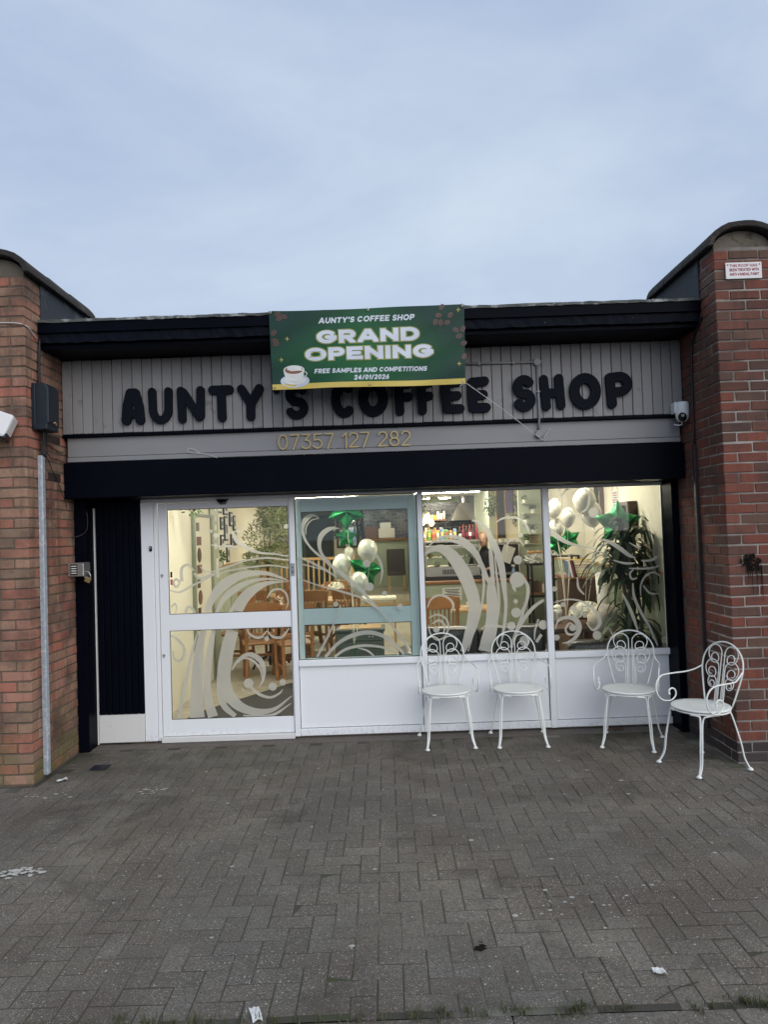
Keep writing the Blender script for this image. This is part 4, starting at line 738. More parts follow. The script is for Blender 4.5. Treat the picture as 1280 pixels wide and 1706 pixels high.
# ================================================================== FITTINGS ON THE WALLS
cp = thing('cable_conduit', 'grey painted electrical conduit bent down across the boards by the lettering', 'conduit', (1.30,-0.39,2.52))
MB().tube([(0.60,-0.392,3.118),(1.27,-0.392,3.114)], 0.0095, 10).build('pipe', m_greytrim, cp, smooth=True)
MB().tube([(1.302,-0.392,3.09),(1.302,-0.396,2.66),(1.302,-0.372,2.60),(1.302,-0.360,2.545)], 0.0095, 10).build('pipe', m_greytrim, cp, smooth=True)
for z,y in ((3.114,-0.392),(2.522,-0.362)):
    k = MB().lathe([(0.034,0),(0.034,0.02),(0.028,0.026)],16,(0,0,0)); MB().add([(1.302+a,y+0.012-d,z+b) for a,b,d in k.v],k.f).build('junction_cap', m_greytrim, cp)
for x in (0.82,1.1): MB().box(x,x+0.012,-0.403,-0.379,3.100,3.132).build('saddle_clip', m_greytrim, cp)
MB().box(1.288,1.316,-0.408,-0.379,2.86,2.872).build('saddle_clip', m_greytrim, cp)

jb = thing('junction_box', 'dark grey plastic cable junction box on the brick wing wall', 'junction box', (LX+0.05,-0.78,2.62))
b = MB(); pr = [(0.0,0),(0.10,0.0),(0.125,0.03),(0.125,0.29),(0.10,0.33),(0.0,0.335)]
V = [(LX+0.002+a,-0.88,2.64+h) for a,h in pr]+[(LX+0.002+a,-0.70,2.64+h) for a,h in pr]; q = len(pr)
MB().add(V,[tuple(reversed(range(q))),tuple(range(q,2*q))]+[(i,(i+1)%q,q+(i+1)%q,q+i) for i in range(q)]).build('cover', m_jbox, jb, bev=0.012, seg=3, smooth=False)
MB().box(LX+0.001,LX+0.115,-0.89,-0.69,2.615,2.665).build('base', m_jbox, jb, bev=0.006)
MB().box(LX+0.001,LX+0.03,-0.893,-0.687,2.64,2.97).build('back_plate', m_jbox, jb, bev=0.004)
MB().tube(catmull([(LX+0.112,-0.80,2.665),(LX+0.133,-0.79,2.68),(LX+0.133,-0.775,2.66),(LX+0.13,-0.76,2.675)],4), 0.006, 6).build('cable_tie', m_brass, jb)
sc_ = thing('steel_conduit', 'galvanised steel channel running down the brick wing wall', 'conduit', (LX+0.02,-0.79,0.02))
MB().box(LX+0.001,LX+0.038,-0.815,-0.765,0.02,2.43).build('channel', m_galv, sc_, bev=0.004)
for z in (0.3,1.2,2.38): MB().lathe([(0.006,0),(0.006,0.004)],8,(0,0,0)); MB().box(LX+0.039,LX+0.042,-0.796,-0.786,z,z+0.01).build('fixing_screw', m_steel, sc_)
cb_ = thing('wall_cables', 'black cables running between junction box and conduit up to the eaves', 'cables', (LX+0.02,-0.78,2.40))
for i in range(4): MB().tube(catmull([(LX+0.03+0.004*i,-0.80+i*0.011,2.42),(LX+0.04,-0.80+i*0.011,2.52),(LX+0.05,-0.81+i*0.012,2.63)],4), 0.0055, 6).build('cable', m_cable, cb_, smooth=True)
for i in range(2): MB().tube(catmull([(LX+0.02,-0.80+i*0.014,2.96),(LX+0.02,-0.80+i*0.014,3.1),(LX+0.022,-0.795+i*0.014,3.22),(LX+0.02,-0.775,3.33)],4), 0.007, 6).build('cable', m_cable, cb_, smooth=True)
for pts in ([(LX+0.05,-0.76,2.62),(LX+0.03,-0.72,2.53),(LX+0.03,-0.70,2.48),(LX+0.025,-0.74,2.44)],[(LX+0.04,-0.77,2.52),(LX+0.015,-0.65,2.53),(LX+0.012,-0.5,2.50),(LX+0.012,-0.39,2.50)],[(LX+0.04,-0.77,2.47),(LX+0.02,-0.62,2.43),(LX+0.015,-0.48,2.43),(LX+0.03,-0.37,2.40)],[(LX+0.04,-0.77,2.45),(LX+0.02,-0.6,2.33),(LX+0.02,-0.47,2.2),(LX+0.02,-0.36,2.05)]):
    MB().tube(catmull(pts,5), 0.0035, 6).build('cable', m_cable, cb_, smooth=True)
MB().tube(catmull([(LX-0.33,LF-0.006,3.40),(LX-0.15,LF-0.008,3.405),(LX-0.03,LF-0.008,3.395),(LX+0.008,LF+0.04,3.38),(LX+0.008,LF+0.12,3.345),(LX+0.008,-0.80,3.33)],6), 0.005, 6).build('thin_pale_cable', m_whitecable, label='thin pale cable clipped across the wing wall near the coping', cat='cable', smooth=True)
fl = thing('floodlight', 'weathered white floodlight housing cut off by the photo edge', 'floodlight', (-2.80,-1.06,2.54))
MB().obox((-2.815,-1.075,2.640),(0.26,0.13,0.185),(R(-14),R(20),R(8))).build('housing', m_signwhite, fl, bev=0.02, seg=2)
MB().obox((-2.795,-1.10,2.556),(0.20,0.10,0.05),(R(-14),R(20),R(8))).build('lamp_glass', m_lens, fl, bev=0.008)
MB().box(-2.86,-2.78,-1.02,-0.972,2.58,2.70).build('bracket', m_signwhite, fl)
lk = thing('shutter_lock_box', 'small steel shutter switch box on the black door post', 'lock box', (-2.57,-0.25,1.48))
MB().box(LX+0.001,LX+0.135,-0.335,-0.195,1.478,1.590).build('housing', m_steel, lk, bev=0.005); MB().box(LX+0.03,LX+0.085,-0.338,-0.3355,1.492,1.578).build('key_label', m_lens, lk)
for i in range(4): MB().box(LX+0.036,LX+0.079,-0.340,-0.3385,1.502+i*0.019,1.510+i*0.019).build('key_label_line', m_signwhite, lk)
pl = thing('padlock', 'open brass padlock hanging under the steel switch box', 'padlock', (-2.49,-0.27,1.43))
MB().obox((-2.485,-0.275,1.446),(0.048,0.022,0.045),(0,R(25),0)).build('body', m_brass, pl, bev=0.004)
MB().tube(catmull([(-2.505,-0.275,1.455),(-2.512,-0.275,1.49),(-2.49,-0.275,1.515),(-2.466,-0.275,1.492),(-2.462,-0.275,1.462)],5), 0.0045, 7).build('shackle', m_steel, pl, smooth=True)
MB().tube(catmull([(LX+0.11,-0.192,2.02),(LX+0.12,-0.194,1.95),(LX+0.112,-0.2,1.86),(LX+0.07,-0.21,1.82),(LX+0.01,-0.25,1.80)],5), 0.003, 5).build('thin_wire', m_brownpipe, label='thin brown wire curling from the black post to the bricks', cat='wire', smooth=True)

cc = thing('security_camera', 'white dome security camera at the end of the grey sign board', 'camera', (2.44,-0.44,2.56))
MB().box(2.385,2.41,-0.47,-0.383,2.64,2.73).build('mount', m_cctv, cc, bev=0.004)
MB().lathe([(0.02,0.10),(0.045,0.098),(0.054,0.085),(0.056,0.05),(0.056,0.0),(0.05,-0.035),(0.034,-0.058),(0.01,-0.066)][::-1],20,(2.452,-0.455,2.632)).build('shell', m_cctv, cc, smooth=True)
MB().ball((2.437,-0.49,2.605),0.034,0.034,0.04).build('eye', m_lens, cc, smooth=True)
k = MB().lathe([(0.012,0),(0.012,0.006)],12); MB().add([(2.427+a,-0.522-d,2.612+b) for a,b,d in k.v],k.f).build('lens', m_steel, cc)
MB().tube(catmull([(2.45,-0.44,2.575),(2.44,-0.46,2.545),(2.405,-0.45,2.545),(2.395,-0.42,2.555)],5), 0.005, 6).build('cable', m_cctv, cc, smooth=True)
bp = thing('brown_conduit', 'dark brown cable trunking climbing the dark red brick wing wall', 'conduit', (RX-0.02,-0.57,0.15))
MB().box(RX-0.028,RX-0.001,-0.592,-0.556,0.14,2.37).build('trunking', m_brownpipe, bp, bev=0.003)
MB().tube(catmull([(RX-0.014,-0.575,2.37),(RX-0.012,-0.578,2.8),(RX-0.012,-0.60,3.1),(RX-0.014,-0.66,3.22),(RX-0.012,-0.74,3.27),(RX-0.012,-0.80,3.33)],6), 0.008, 8).build('cable', m_cable, bp, smooth=True)
vs = thing('warning_sign', 'small white enamel sign warning of anti-vandal paint on brickwork', 'sign', (2.712,RF-0.01,3.53))
MB().box(2.578,2.845,RF-0.012,RF-0.004,3.530,3.652).build('plate', m_signwhite, vs, bev=0.002)
for txt,zb,wd_ in (('THIS ROOF HAS',3.617,0.205),('BEEN TREATED WITH',3.586,0.215),('ANTI-VANDAL PAINT',3.553,0.215)):
    gl,wt = glyph_polys(txt,0.021,0.0040,1,0.3); kx = wd_/gl[-1][2]; m = MB()
    for P,a0,a1 in gl:
        q = letter_mb([[(2.607+a*kx,zb+b) for a,b in pp] for pp in P],0.0019,0.0009,lambda x,z,d:(x,RF-0.0128,z),0,(zb,zb+0.021)); m.add(q.v,q.f)
    m.build('lettering', m_red, vs)
for x in (2.594,2.829): MB().ball((x,RF-0.013,3.634),0.005,0.003,0.005,8,5).build('screw', m_gasket, vs)
rr = random.Random(11); tar = MB()
for i in range(60):
    x,z,r_ = 2.655+rr.gauss(0,0.026),1.455+rr.gauss(0,0.034),rr.uniform(0.003,0.015); n=9
    tar.add([(x+r_*rr.uniform(.6,1.3)*math.cos(6.283*k/n),RF-0.0065-i*0.0001,z+r_*rr.uniform(.6,1.5)*math.sin(6.283*k/n)) for k in range(n)],[tuple(range(n))])
for x,l in ((2.635,0.16),(2.65,0.10),(2.665,0.22),(2.70,0.20),(2.71,0.12),(2.69,0.08),(2.73,0.14),(2.735,0.26)):
    z = 1.43+rr.uniform(-.01,.02); tar.add([(x-0.004,RF-0.0095,z),(x-0.001,RF-0.0095,z-l),(x+0.0015,RF-0.0095,z-l),(x+0.004,RF-0.0095,z)],[(0,1,2,3)])
for i in range(12):
    x,z,r_ = 2.72+rr.gauss(0,0.03),1.45+rr.gauss(0,0.012),rr.uniform(0.003,0.011); n=8
    tar.add([(x+r_*1.3*rr.uniform(.6,1.3)*math.cos(6.283*k/n),RF-0.0096-i*0.0001,z+r_*rr.uniform(.5,1.1)*math.sin(6.283*k/n)) for k in range(n)],[tuple(range(n))])
tar.build('tar_splash', m_darkstain, label='black tar splash dripping down the dark red bricks', cat='splash')
# drain cover at the foot of the left wall
dg = thing('drain_grate', 'small dark iron drain grate by the foot of the tan brick wall', 'drain', (-2.30,-0.62,0.0))
for i in range(5): MB().box(-2.345,-2.215,-0.665+i*0.024,-0.650+i*0.024,0.0,0.0045).build('bar', m_jbox, dg)

# ================================================================== SCROLL-BACK CHAIRS
def metal_chair():
    t = thing('metal_garden_chair', 'x', 'chair'); T = lambda nm,p,r_,k=5: MB().tube(catmull(p,k) if k>1 else p, r_*0.84, 8).build(nm, m_whitemetal, t, smooth=True)
    # seat: a dished oval disc on a ring
    MB().lathe([(0.001,0.418),(0.19,0.418),(0.207,0.422),(0.209,0.430),(0.203,0.436),(0.17,0.432),(0.09,0.429),(0.001,0.428)],40,(0,0,0),1.0,0.95).build('seat', m_whitemetal, t, smooth=True)
    MB().tube([(0.198*math.cos(6.2832*i/40),0.188*math.sin(6.2832*i/40),0.410) for i in range(40)],0.0065,8,True).build('seat_ring', m_whitemetal, t, smooth=True)
    def bk(x, z): return (x, 0.165+(z-0.42)*0.20, z)            # the back leans away
    hoop = [bk(-0.125,0.42),bk(-0.158,0.54),bk(-0.183,0.65),bk(-0.185,0.70)]+[bk(0.185*math.cos(R(a)),0.70+0.165*math.sin(R(a))) for a in range(165,0,-15)]+[bk(0.185,0.70),bk(0.183,0.65),bk(0.158,0.54),bk(0.125,0.42)]
    T('back_hoop', hoop, 0.0068, 3)
    def scroll(s, x, z0, zt, xo, r_, curl):
        p = [bk(s*x,0.425),bk(s*x,z0+(zt-z0)*.5)]
        cx = (x+xo)/2; rx = (xo-x)/2; zc = zt-rx
        p += [bk(s*(cx-rx*math.cos(R(a))), zc+rx*math.sin(R(a))) for a in range(0,181,20)]
        # spiral in
        q = rx; ex,ez = s*(cx+rx),zc
        for i in range(1,22):
            a = R(180+i*22); q = rx*(1-i/22*0.78)*0.98 if i<22 else q
            ox = cx+rx*0.10*min(1,i/8.); oz = zc-rx*curl*min(1,i/8.)
            p.append(bk(s*(ox-q*math.cos(a)), oz+q*math.sin(a)))
        T('scroll', p, r_, 2)
    for s in (-1,1):
        scroll(s, 0.014, 0.60, 0.838, 0.135, 0.0045, 0.55)
        scroll(s, 0.027, 0.52, 0.730, 0.150, 0.0045, 0.45)
        scroll(s, 0.040, 0.46, 0.612, 0.118, 0.0042, 0.40)
        T('arm', [bk(s*0.183,0.675),(s*0.205,0.155,0.645),(s*0.232,0.09,0.628),(s*0.240,0.00,0.626),(s*0.242,-0.075,0.624)]+[(s*(0.242-0.012*(a-90)/180),-0.085-0.098*math.cos(R(a-90+90-180)) if 0 else -0.085-0.098*math.sin(R(a)),0.526+0.098*math.cos(R(a))) for a in range(20,181,20)]+[(s*0.226,-0.055,0.432),(s*0.224,-0.018,0.462),(s*0.224,-0.020,0.502),(s*0.224,-0.050,0.520),(s*0.224,-0.078,0.506),(s*0.224,-0.078,0.485)], 0.0068, 4)
        MB().ball((s*0.224,-0.078,0.481),0.009,0.009,0.009,10,7).build('scroll_tip', m_whitemetal, t, smooth=True)
        T('front_leg', [(s*0.08,-0.175,0.402),(s*0.125,-0.155,0.400),(s*0.146,-0.150,0.375),(s*0.163,-0.178,0.20),(s*0.172,-0.192,0.085),(s*0.192,-0.228,0.012)], 0.0075, 5)
        T('front_leg_brace', [(s*0.185,-0.02,0.402),(s*0.172,-0.10,0.400),(s*0.156,-0.137,0.372),(s*0.176,-0.172,0.20),(s*0.183,-0.188,0.085),(s*0.196,-0.222,0.016)], 0.0065, 5)
        T('rear_leg', [(s*0.14,0.10,0.402),(s*0.150,0.128,0.385),(s*0.185,0.165,0.20),(s*0.200,0.180,0.085),(s*0.222,0.205,0.012)], 0.0075, 5)
        for x,y in ((s*0.192,-0.229),(s*0.222,0.206)):
            MB().lathe([(0.010,0.0),(0.018,0.003),(0.019,0.010),(0.012,0.018),(0.006,0.022)],14,(x,y,0.002)).build('foot', m_whitemetal, t, smooth=True)
    return t
ch0 = metal_chair()
CH = [(0.468,-0.245,R(2),'leftmost white scroll-back metal chair, in front of the window mullion'),(1.062,-0.265,R(-3),'second white scroll-back metal chair, its feet beside the first one'),
      (1.925,-0.435,R(-25),'white scroll-back metal chair in front of the potted plant window'),(2.235,-1.05,R(-69),'white scroll-back metal chair turned sideways against the brick wing wall')]
for i,(x,y,rz,lb) in enumerate(CH):
    o = ch0 if i==0 else copy_tree(ch0); o.location = (x,y,0.0); o.rotation_euler = (0,0,rz); o['label'] = lb; o['group'] = 'white metal chairs outside the shop'

# ================================================================== INTERIOR: shell
m_cream = M('cream_wall_paint', (0.80,0.76,0.62), 0.7, var=0.04, sc=2, bump=0.03)
m_sage = M('sage_green_paint', (0.38,0.42,0.31), 0.6, var=0.06, sc=3)
m_saged = M('deep_sage_paint', (0.20,0.235,0.165), 0.6, var=0.08, sc=3)
m_ceil = M('white_ceiling_paint', (0.76,0.74,0.68), 0.8, var=0.03)
m_oak = M('honey_oak', (0.26,0.115,0.04), 0.45, var=0.3, sc=9, rnd=0.12)
m_oakl = M('pale_pine', (0.44,0.27,0.12), 0.5, var=0.2, sc=9, rnd=0.1)
m_dwood = M('dark_wood', (0.075,0.038,0.02), 0.45, var=0.3, sc=9)
m_leather = M('black_leather', (0.010,0.010,0.011), 0.33, var=0.3, sc=5, bump=0.25, bs=22)
m_brleather = M('dark_brown_leather', (0.035,0.022,0.017), 0.4, var=0.3, sc=5, bump=0.25, bs=22)
m_bframe = M('black_frame', (0.012,0.011,0.011), 0.4)
m_iron = M('black_cast_iron', (0.010,0.010,0.011), 0.45)
m_latex = M('pearl_cream_latex', (0.78,0.75,0.64), 0.24, met=0.15, var=0.04, coat=0.5)
m_foil = M('green_foil', (0.012,0.20,0.055), 0.30, met=0.6, var=0.15, sc=6, bump=0.12, bs=16)
m_ribbon = M('pale_ribbon', (0.75,0.72,0.62), 0.4)
m_olive = M('olive_leaf', (0.135,0.165,0.065), 0.6, var=0.3, sc=20, rnd=0.45)
m_bark = M('brown_bark', (0.11,0.075,0.045), 0.9, var=0.3, sc=20)
m_drac = M('dark_strap_leaf', (0.026,0.048,0.018), 0.5, spec=0.3, var=0.3, sc=8, rnd=0.4)
m_vine = M('green_vine_leaf', (0.075,0.135,0.035), 0.55, var=0.3, sc=20, rnd=0.35)
m_pot = M('green_grey_pot', (0.33,0.36,0.28), 0.5, var=0.1)
m_wpot = M('white_pot', (0.74,0.72,0.66), 0.4, var=0.04)
m_petal = M('white_petals', (0.80,0.77,0.64), 0.7, var=0.06, rnd=0.1)
m_fur = M('cream_faux_fur', (0.62,0.54,0.42), 0.9, var=0.25, sc=30, bump=0.8, bs=60)
m_teald = M('dark_green_grey_paint', (0.055,0.075,0.072), 0.45, var=0.15, sc=4)
m_card = M('brown_cardboard', (0.17,0.085,0.055), 0.8); m_box = M('white_box', (0.70,0.66,0.56), 0.6)
m_board = M('chalkboard', (0.016,0.018,0.017), 0.6, var=0.3, sc=12, c2=(0.14,0.14,0.13), f2=0.64, sc2=55)
m_yellow = M('yellow_tape', (0.70,0.50,0.06), 0.5)
m_steel2 = M('stainless_steel', (0.42,0.41,0.38), 0.3, met=0.85, var=0.1)
m_mat = M('charcoal_entrance_mat', (0.045,0.045,0.046), 0.95, var=0.25, sc=70, bump=0.5, bs=200)
m_mirror = M('mirror_glass', (0.75,0.78,0.76), 0.04, met=1.0, var=0.0)
m_case = glass_mat('display_case_glass', (0.93,0.95,0.93), 1.0)
def plank_floor():
    g = NG('pale_wood_floor'); P = g.pos(); t = g.n('ShaderNodeTexBrick'); t.inputs['Scale'].default_value = 1.0; t.inputs['Brick Width'].default_value = 1.2; t.inputs['Row Height'].default_value = 0.16; t.inputs['Mortar Size'].default_value = 0.003
    t.inputs['Color1'].default_value = (0.50,0.45,0.36,1); t.inputs['Color2'].default_value = (0.40,0.36,0.29,1); t.inputs['Mortar'].default_value = (0.16,0.14,0.11,1); g.l(P, t.inputs['Vector'])
    mp = g.n('ShaderNodeMapping'); mp.inputs['Scale'].default_value = (1.6,14,1); g.l(P, mp.inputs['Vector']); n = g.noise(mp.outputs[0], 2.2, 5, 0.65, 1.2)
    g.set(Base_Color=g.mix(g.ramp(n,[(0.42,0.0),(0.7,0.7)]), t.outputs['Color'], (0.20,0.17,0.13)), Roughness=0.35); return g.m
def tile_mat():
    g = NG('black_metro_tiles'); tc = g.n('ShaderNodeTexCoord'); P = tc.outputs['Object']; mp = g.n('ShaderNodeMapping'); mp.inputs['Rotation'].default_value = (R(90),0,0); g.l(P, mp.inputs['Vector'])
    t = g.n('ShaderNodeTexBrick'); t.inputs['Scale'].default_value = 1.0; t.inputs['Brick Width'].default_value = 0.20; t.inputs['Row Height'].default_value = 0.10; t.inputs['Mortar Size'].default_value = 0.006
    t.inputs['Color1'].default_value = (0.009,0.009,0.012,1); t.inputs['Color2'].default_value = (0.016,0.016,0.02,1); t.inputs['Mortar'].default_value = (0.16,0.155,0.14,1); g.l(mp.outputs[0], t.inputs['Vector'])
    g.set(Base_Color=t.outputs['Color'], Roughness=0.18); return g.m
m_floor = plank_floor(); m_tile = tile_mat()
CZ = 2.52
def st(name, mat, *b): return MB().box(*b).build(name, mat, kind='structure')
st('interior_floor', m_floor, LX, RX, 0.072, 14.3, -0.06, 0.008)
st('interior_ceiling', m_ceil, LX, RX, 0.072, 14.34, CZ, CZ+0.08)
st('lobby_wall', m_cream, LX+0.001, -2.20, 0.072, 1.90, 0.009, CZ-0.001)
st('lobby_wall_end', m_sage, LX+0.001, -2.20, 2.82, 3.25, 0.009, CZ-0.001)
st('lobby_wall_top', m_cream, LX+0.001, -2.22, 1.901, 2.819, 2.06, CZ-0.001)
st('gallery_wall', m_cream, LX+0.001, -2.60, 3.251, 14.3, 1.345, CZ-0.001)
st('gallery_wainscot', m_sage, LX+0.001, -2.592, 3.251, 14.3, 0.009, 1.32)
for i in range(14): MB().box(-2.592,-2.580,3.5+i*0.55,3.54+i*0.55,0.01,1.32).build('wainscot_batten', m_sage, kind='structure')
st('gallery_dado_rail', m_oakl, LX+0.001, -2.575, 3.251, 14.3, 1.3205, 1.3445)
st('party_wall', m_cream, 2.46, RX-0.001, 0.072, 14.3, 1.325, CZ-0.001)
st('party_wall_wainscot', m_sage, 2.455, RX-0.001, 0.072, 14.3, 0.009, 1.30)
st('party_wall_dado_rail', m_oakl, 2.435, RX-0.001, 0.072, 14.3, 1.3005, 1.3245)
st('back_wall', m_saged, LX, RX, 14.22, 14.34, 0.009, CZ-0.001)
st('raised_floor', m_floor, -2.57, 0.75, 10.0, 14.2, 0.0085, 0.37)
st('floor_step', m_oakl, -1.2, 0.75, 9.70, 9.999, 0.0085, 0.19)
MB().box(-0.5,0.25,9.688,9.698,0.05,0.17).build('step_sign', m_yellow, label='yellow mind your step sign on the stair riser', cat='sign')
gl,wt = glyph_polys('MIND YOUR STEP',0.075,0.014,1,0.28); kx = 0.68/gl[-1][2]; m = MB()
for P,a0,a1 in gl:
    q = letter_mb([[(-0.465+a*kx,0.073+b) for a,b in pp] for pp in P],0.007,0.004,lambda x,z,d:(x,9.6865,z)); m.add(q.v,q.f)
stp = [o for o in COL.objects if o.name=='step_sign'][0]; m.build('lettering', m_bframe, stp)
st('corridor_wall', m_sage, 1.92, 2.04, 6.9, 9.0, 0.009, CZ-0.001)
st('kitchen_wall', m_saged, 0.75, 2.455, 9.6, 9.72, 0.009, CZ-0.001)

# ------------------------------------------------------------------ lamps
e_tube = emit('cool_white_tube', (1.0,0.94,0.80), 55.0); e_disc = emit('warm_white_disc', (1.0,0.91,0.74), 34.0); e_bulb = emit('filament_bulb', (1.0,0.62,0.22), 40.0)
def strip(x, y, label):
    t = thing('ceiling_strip_light', label, 'light', (x,y,CZ-0.06), 'ceiling strip lights in the shop')
    MB().box(x-0.62,x+0.62,y-0.07,y+0.07,CZ-0.03,CZ-0.001).build('housing', m_wpot, t, bev=0.004); MB().box(x-0.60,x+0.60,y-0.055,y+0.055,CZ-0.055,CZ-0.031).build('diffuser', e_tube, t)
strip(1.17, 7.0, 'lit strip light on the ceiling seen above the counter window')
for x,y,lb in ((-1.1,1.0,'inside the sliding door'),(1.35,1.0,'over the black sofa'),(-1.1,4.6,'over the first cafe tables'),(1.0,4.2,'over the service counter'),(-1.1,7.6,'in front of the railing')): strip(x, y, 'lit strip light on the ceiling '+lb)
def disc(x, y, label):
    t = thing('ceiling_disc_light', label, 'light', (x,y,CZ-0.05), 'round ceiling lights'); MB().lathe([(0.14,0),(0.15,0.01),(0.15,0.049)],20,(x,y,CZ-0.05)).build('rim', m_wpot, t); MB().lathe([(0.10,0),(0.13,0.012)],20,(x,y,CZ-0.065)).build('diffuser', e_disc, t)
disc(1.30, 9.0, 'round lit ceiling light nearer the strip light'); disc(0.86, 9.0, 'round lit ceiling light above the pendant bulbs'); disc(-1.2, 11.5, 'round lit ceiling light over the raised seating'); disc(0.0, 11.9, 'round lit ceiling light over the dark dining chair')
for i,(x,y,z) in enumerate(((0.66,6.0,1.93),(0.735,6.1,1.97),(0.80,5.95,1.91),(0.72,5.85,2.00))):
    t = thing('pendant_bulb', ('glowing amber pendant bulb nearest the mullion','glowing amber pendant bulb, highest behind the others','glowing amber pendant bulb farthest from the mullion','glowing amber pendant bulb in front of the other three')[i], 'pendant light', (x,y,z), 'amber pendant bulbs')
    MB().tube([(x,y,z+0.09),(x,y,CZ-0.002)],0.004,5).build('cord', m_bframe, t); MB().ball((x,y,z),0.042,0.042,0.055).build('bulb', e_bulb, t, smooth=True); MB().lathe([(0.02,0.05),(0.02,0.10)],10,(x,y,z)).build('socket', m_brass, t)
    MB().tube([(x+0.075*math.cos(a),y+0.075*math.sin(a),z-0.02) for a in [k*0.5236 for k in range(12)]],0.004,5,True).build('cage_ring', m_brass, t)

# ------------------------------------------------------------------ lobby door, frames, tree, mat
dr = thing('lobby_door', 'cream inner door with a column of brown cut-out shapes', 'door', (-2.2,2.35,0))
MB().box(-2.222,-2.185,1.985,2.735,0.012,2.02).build('leaf', m_cream, dr)
MB().box(-2.25,-2.17,1.902,1.982,0.010,2.055).box(-2.25,-2.17,2.738,2.818,0.010,2.055).box(-2.25,-2.17,1.982,2.738,2.022,2.055).build('frame', m_saged, dr)
for i in range(9):
    z = 1.90-i*0.165; k = MB()
    if i%3==2: 
        q = MB().lathe([(0.085,0),(0.085,0.006)],16); k.add([(-2.1785-d,2.17+a,z+b) for a,b,d in q.v],q.f)
    else: k.box(-2.184,-2.178,2.06,2.06+0.12+0.08*(i%2),z-0.05,z+0.05)
    k.build('cut_out_shape', m_card if i%2 else m_dwood, dr)
MB().tube([(-2.185,2.66,1.0),(-2.15,2.66,1.0),(-2.15,2.58,1.0)],0.009,8).build('handle', m_steel, dr)
n_ = 0
for y,z,h_,w_ in ((5.0,2.28,.24,.35),(5.45,2.25,.22,.30),(5.15,2.0,.20,.16),(5.45,1.92,.40,.22),(5.85,2.08,.24,.22),(6.1,2.02,.26,.16),(5.15,1.72,.2,.2),(5.55,1.52,.30,.18),(5.9,1.72,.22,.2),(6.15,1.75,.22,.18)):
    n_ += 1; t = thing('picture_frame', ['wide black picture frame highest on the gallery wall','second wide black picture frame at the top of the gallery wall','small square black frame below the widest one','tall black picture frame in the middle of the gallery wall','square black frame beside the tall one','narrow black frame nearest the olive tree','small black frame low on the near side of the gallery','lowest tall narrow black frame on the gallery wall','square black frame low beside the tree','small black frame half hidden by the olive tree'][n_-1], 'picture', (-2.6,y,z), 'black framed pictures')
    MB().box(-2.599,-2.575,y-w_/2,y+w_/2,z-h_/2,z+h_/2).build('frame', m_bframe, t, bev=0.003); MB().box(-2.5745,-2.572,y-w_/2+.03,y+w_/2-.03,z-h_/2+.03,z+h_/2-.03).build('print', m_paper, t)
    MB().box(-2.5715,-2.570,y-w_/4,y+w_/5,z-h_/5,z+h_/6).build('printed_figure', m_bframe, t)
for i,z in enumerate((2.15,2.02,1.9,1.78,1.66)): MB().box(-2.1995,-2.194,3.0,3.13,z-0.035,z+0.035).build('wall_card', m_paper if i!=2 else m_box, label='%s pale card pinned to the sage strip beside the door'%('topmost','second','third','fourth','lowest')[i], cat='card', group='pale cards on the sage strip')
MB().box(-2.1995,-2.195,3.05,3.2,1.25,1.50).build('wall_notice', m_paper, label='tall white notice pinned at the end of the lobby wall', cat='notice')
mt_ = MB().add([(-1.98,0.10,0.0095),(-0.35,0.10,0.0095),(-0.35,2.3,0.0095),(-1.18,2.3,0.0095),(-1.98,0.95,0.0095)],[(0,1,2,3,4)])
mt_.add([(x,y,0.0185) for x,y,_ in mt_.v],[(0,1,2,3,4)]); mt_.f += [(i,(i+1)%5,5+(i+1)%5,5+i) for i in range(5)]; mt_.build('entrance_mat', m_mat, label='charcoal entrance mat inside the sliding door', cat='mat')

def leafy(name, mat, p, centers, n, L, W, seed, droop=0.0, kind=None):
    rr = random.Random(seed); m = MB()
    for i in range(n):
        c,rad = rr.choice(centers); u = Vector((rr.gauss(0,1),rr.gauss(0,1),rr.gauss(0,1))).normalized(); q = Vector(c)+Vector((u.x*rad[0],u.y*rad[1],u.z*rad[2]))*rr.uniform(0.25,1)**0.5
        d = (u*0.8+Vector((rr.uniform(-1,1),rr.uniform(-1,1),rr.uniform(-.6,1)-droop))).normalized(); s = d.orthogonal().normalized(); l = L*rr.uniform(.6,1.3); w_ = W*rr.uniform(.7,1.2)
        m.add([q,q+d*l*.5+s*w_,q+d*l,q+d*l*.5-s*w_],[(0,1,2,3)])
    return m.build(name, mat, p, kind=kind)
def tree(name, x, y, z0, h, centers, n, L, W, label, mat, seed):
    t = thing(name, label, 'tree', (x,y,z0)); MB().lathe([(0.14,0),(0.17,0.28),(0.155,0.30),(0.13,0.27)],18,(x,y,z0)).build('pot', m_wpot, t, smooth=False)
    tr = MB(); rr = random.Random(seed); top = (x+0.03,y,z0+h*.62); tr.tube(catmull([(x,y,z0+0.25),(x+0.03,y,z0+h*.4),top],5),[0.028]*5+[0.024]*5+[0.02],7)
    for c,r_ in centers: tr.tube(catmull([top,((top[0]+c[0])/2,(top[1]+c[1])/2,(top[2]+c[2])/2-0.03),c],4),0.009,5)
    tr.build('trunk', m_bark, t); leafy('crown', mat, t, centers, n, L, W, seed); return t
tree('olive_tree', -1.98, 5.6, 0.01, 2.2, [((-2.0,5.6,1.75),(.32,.3,.30)),((-1.72,5.6,1.95),(.28,.3,.25)),((-2.08,5.5,1.4),(.24,.25,.16)),((-1.75,5.7,1.45),(.3,.3,.22)),((-1.85,5.6,2.12),(.25,.25,.2))], 2600, 0.075, 0.011, 'large artificial olive tree between the gallery wall and tables', m_olive, 3)

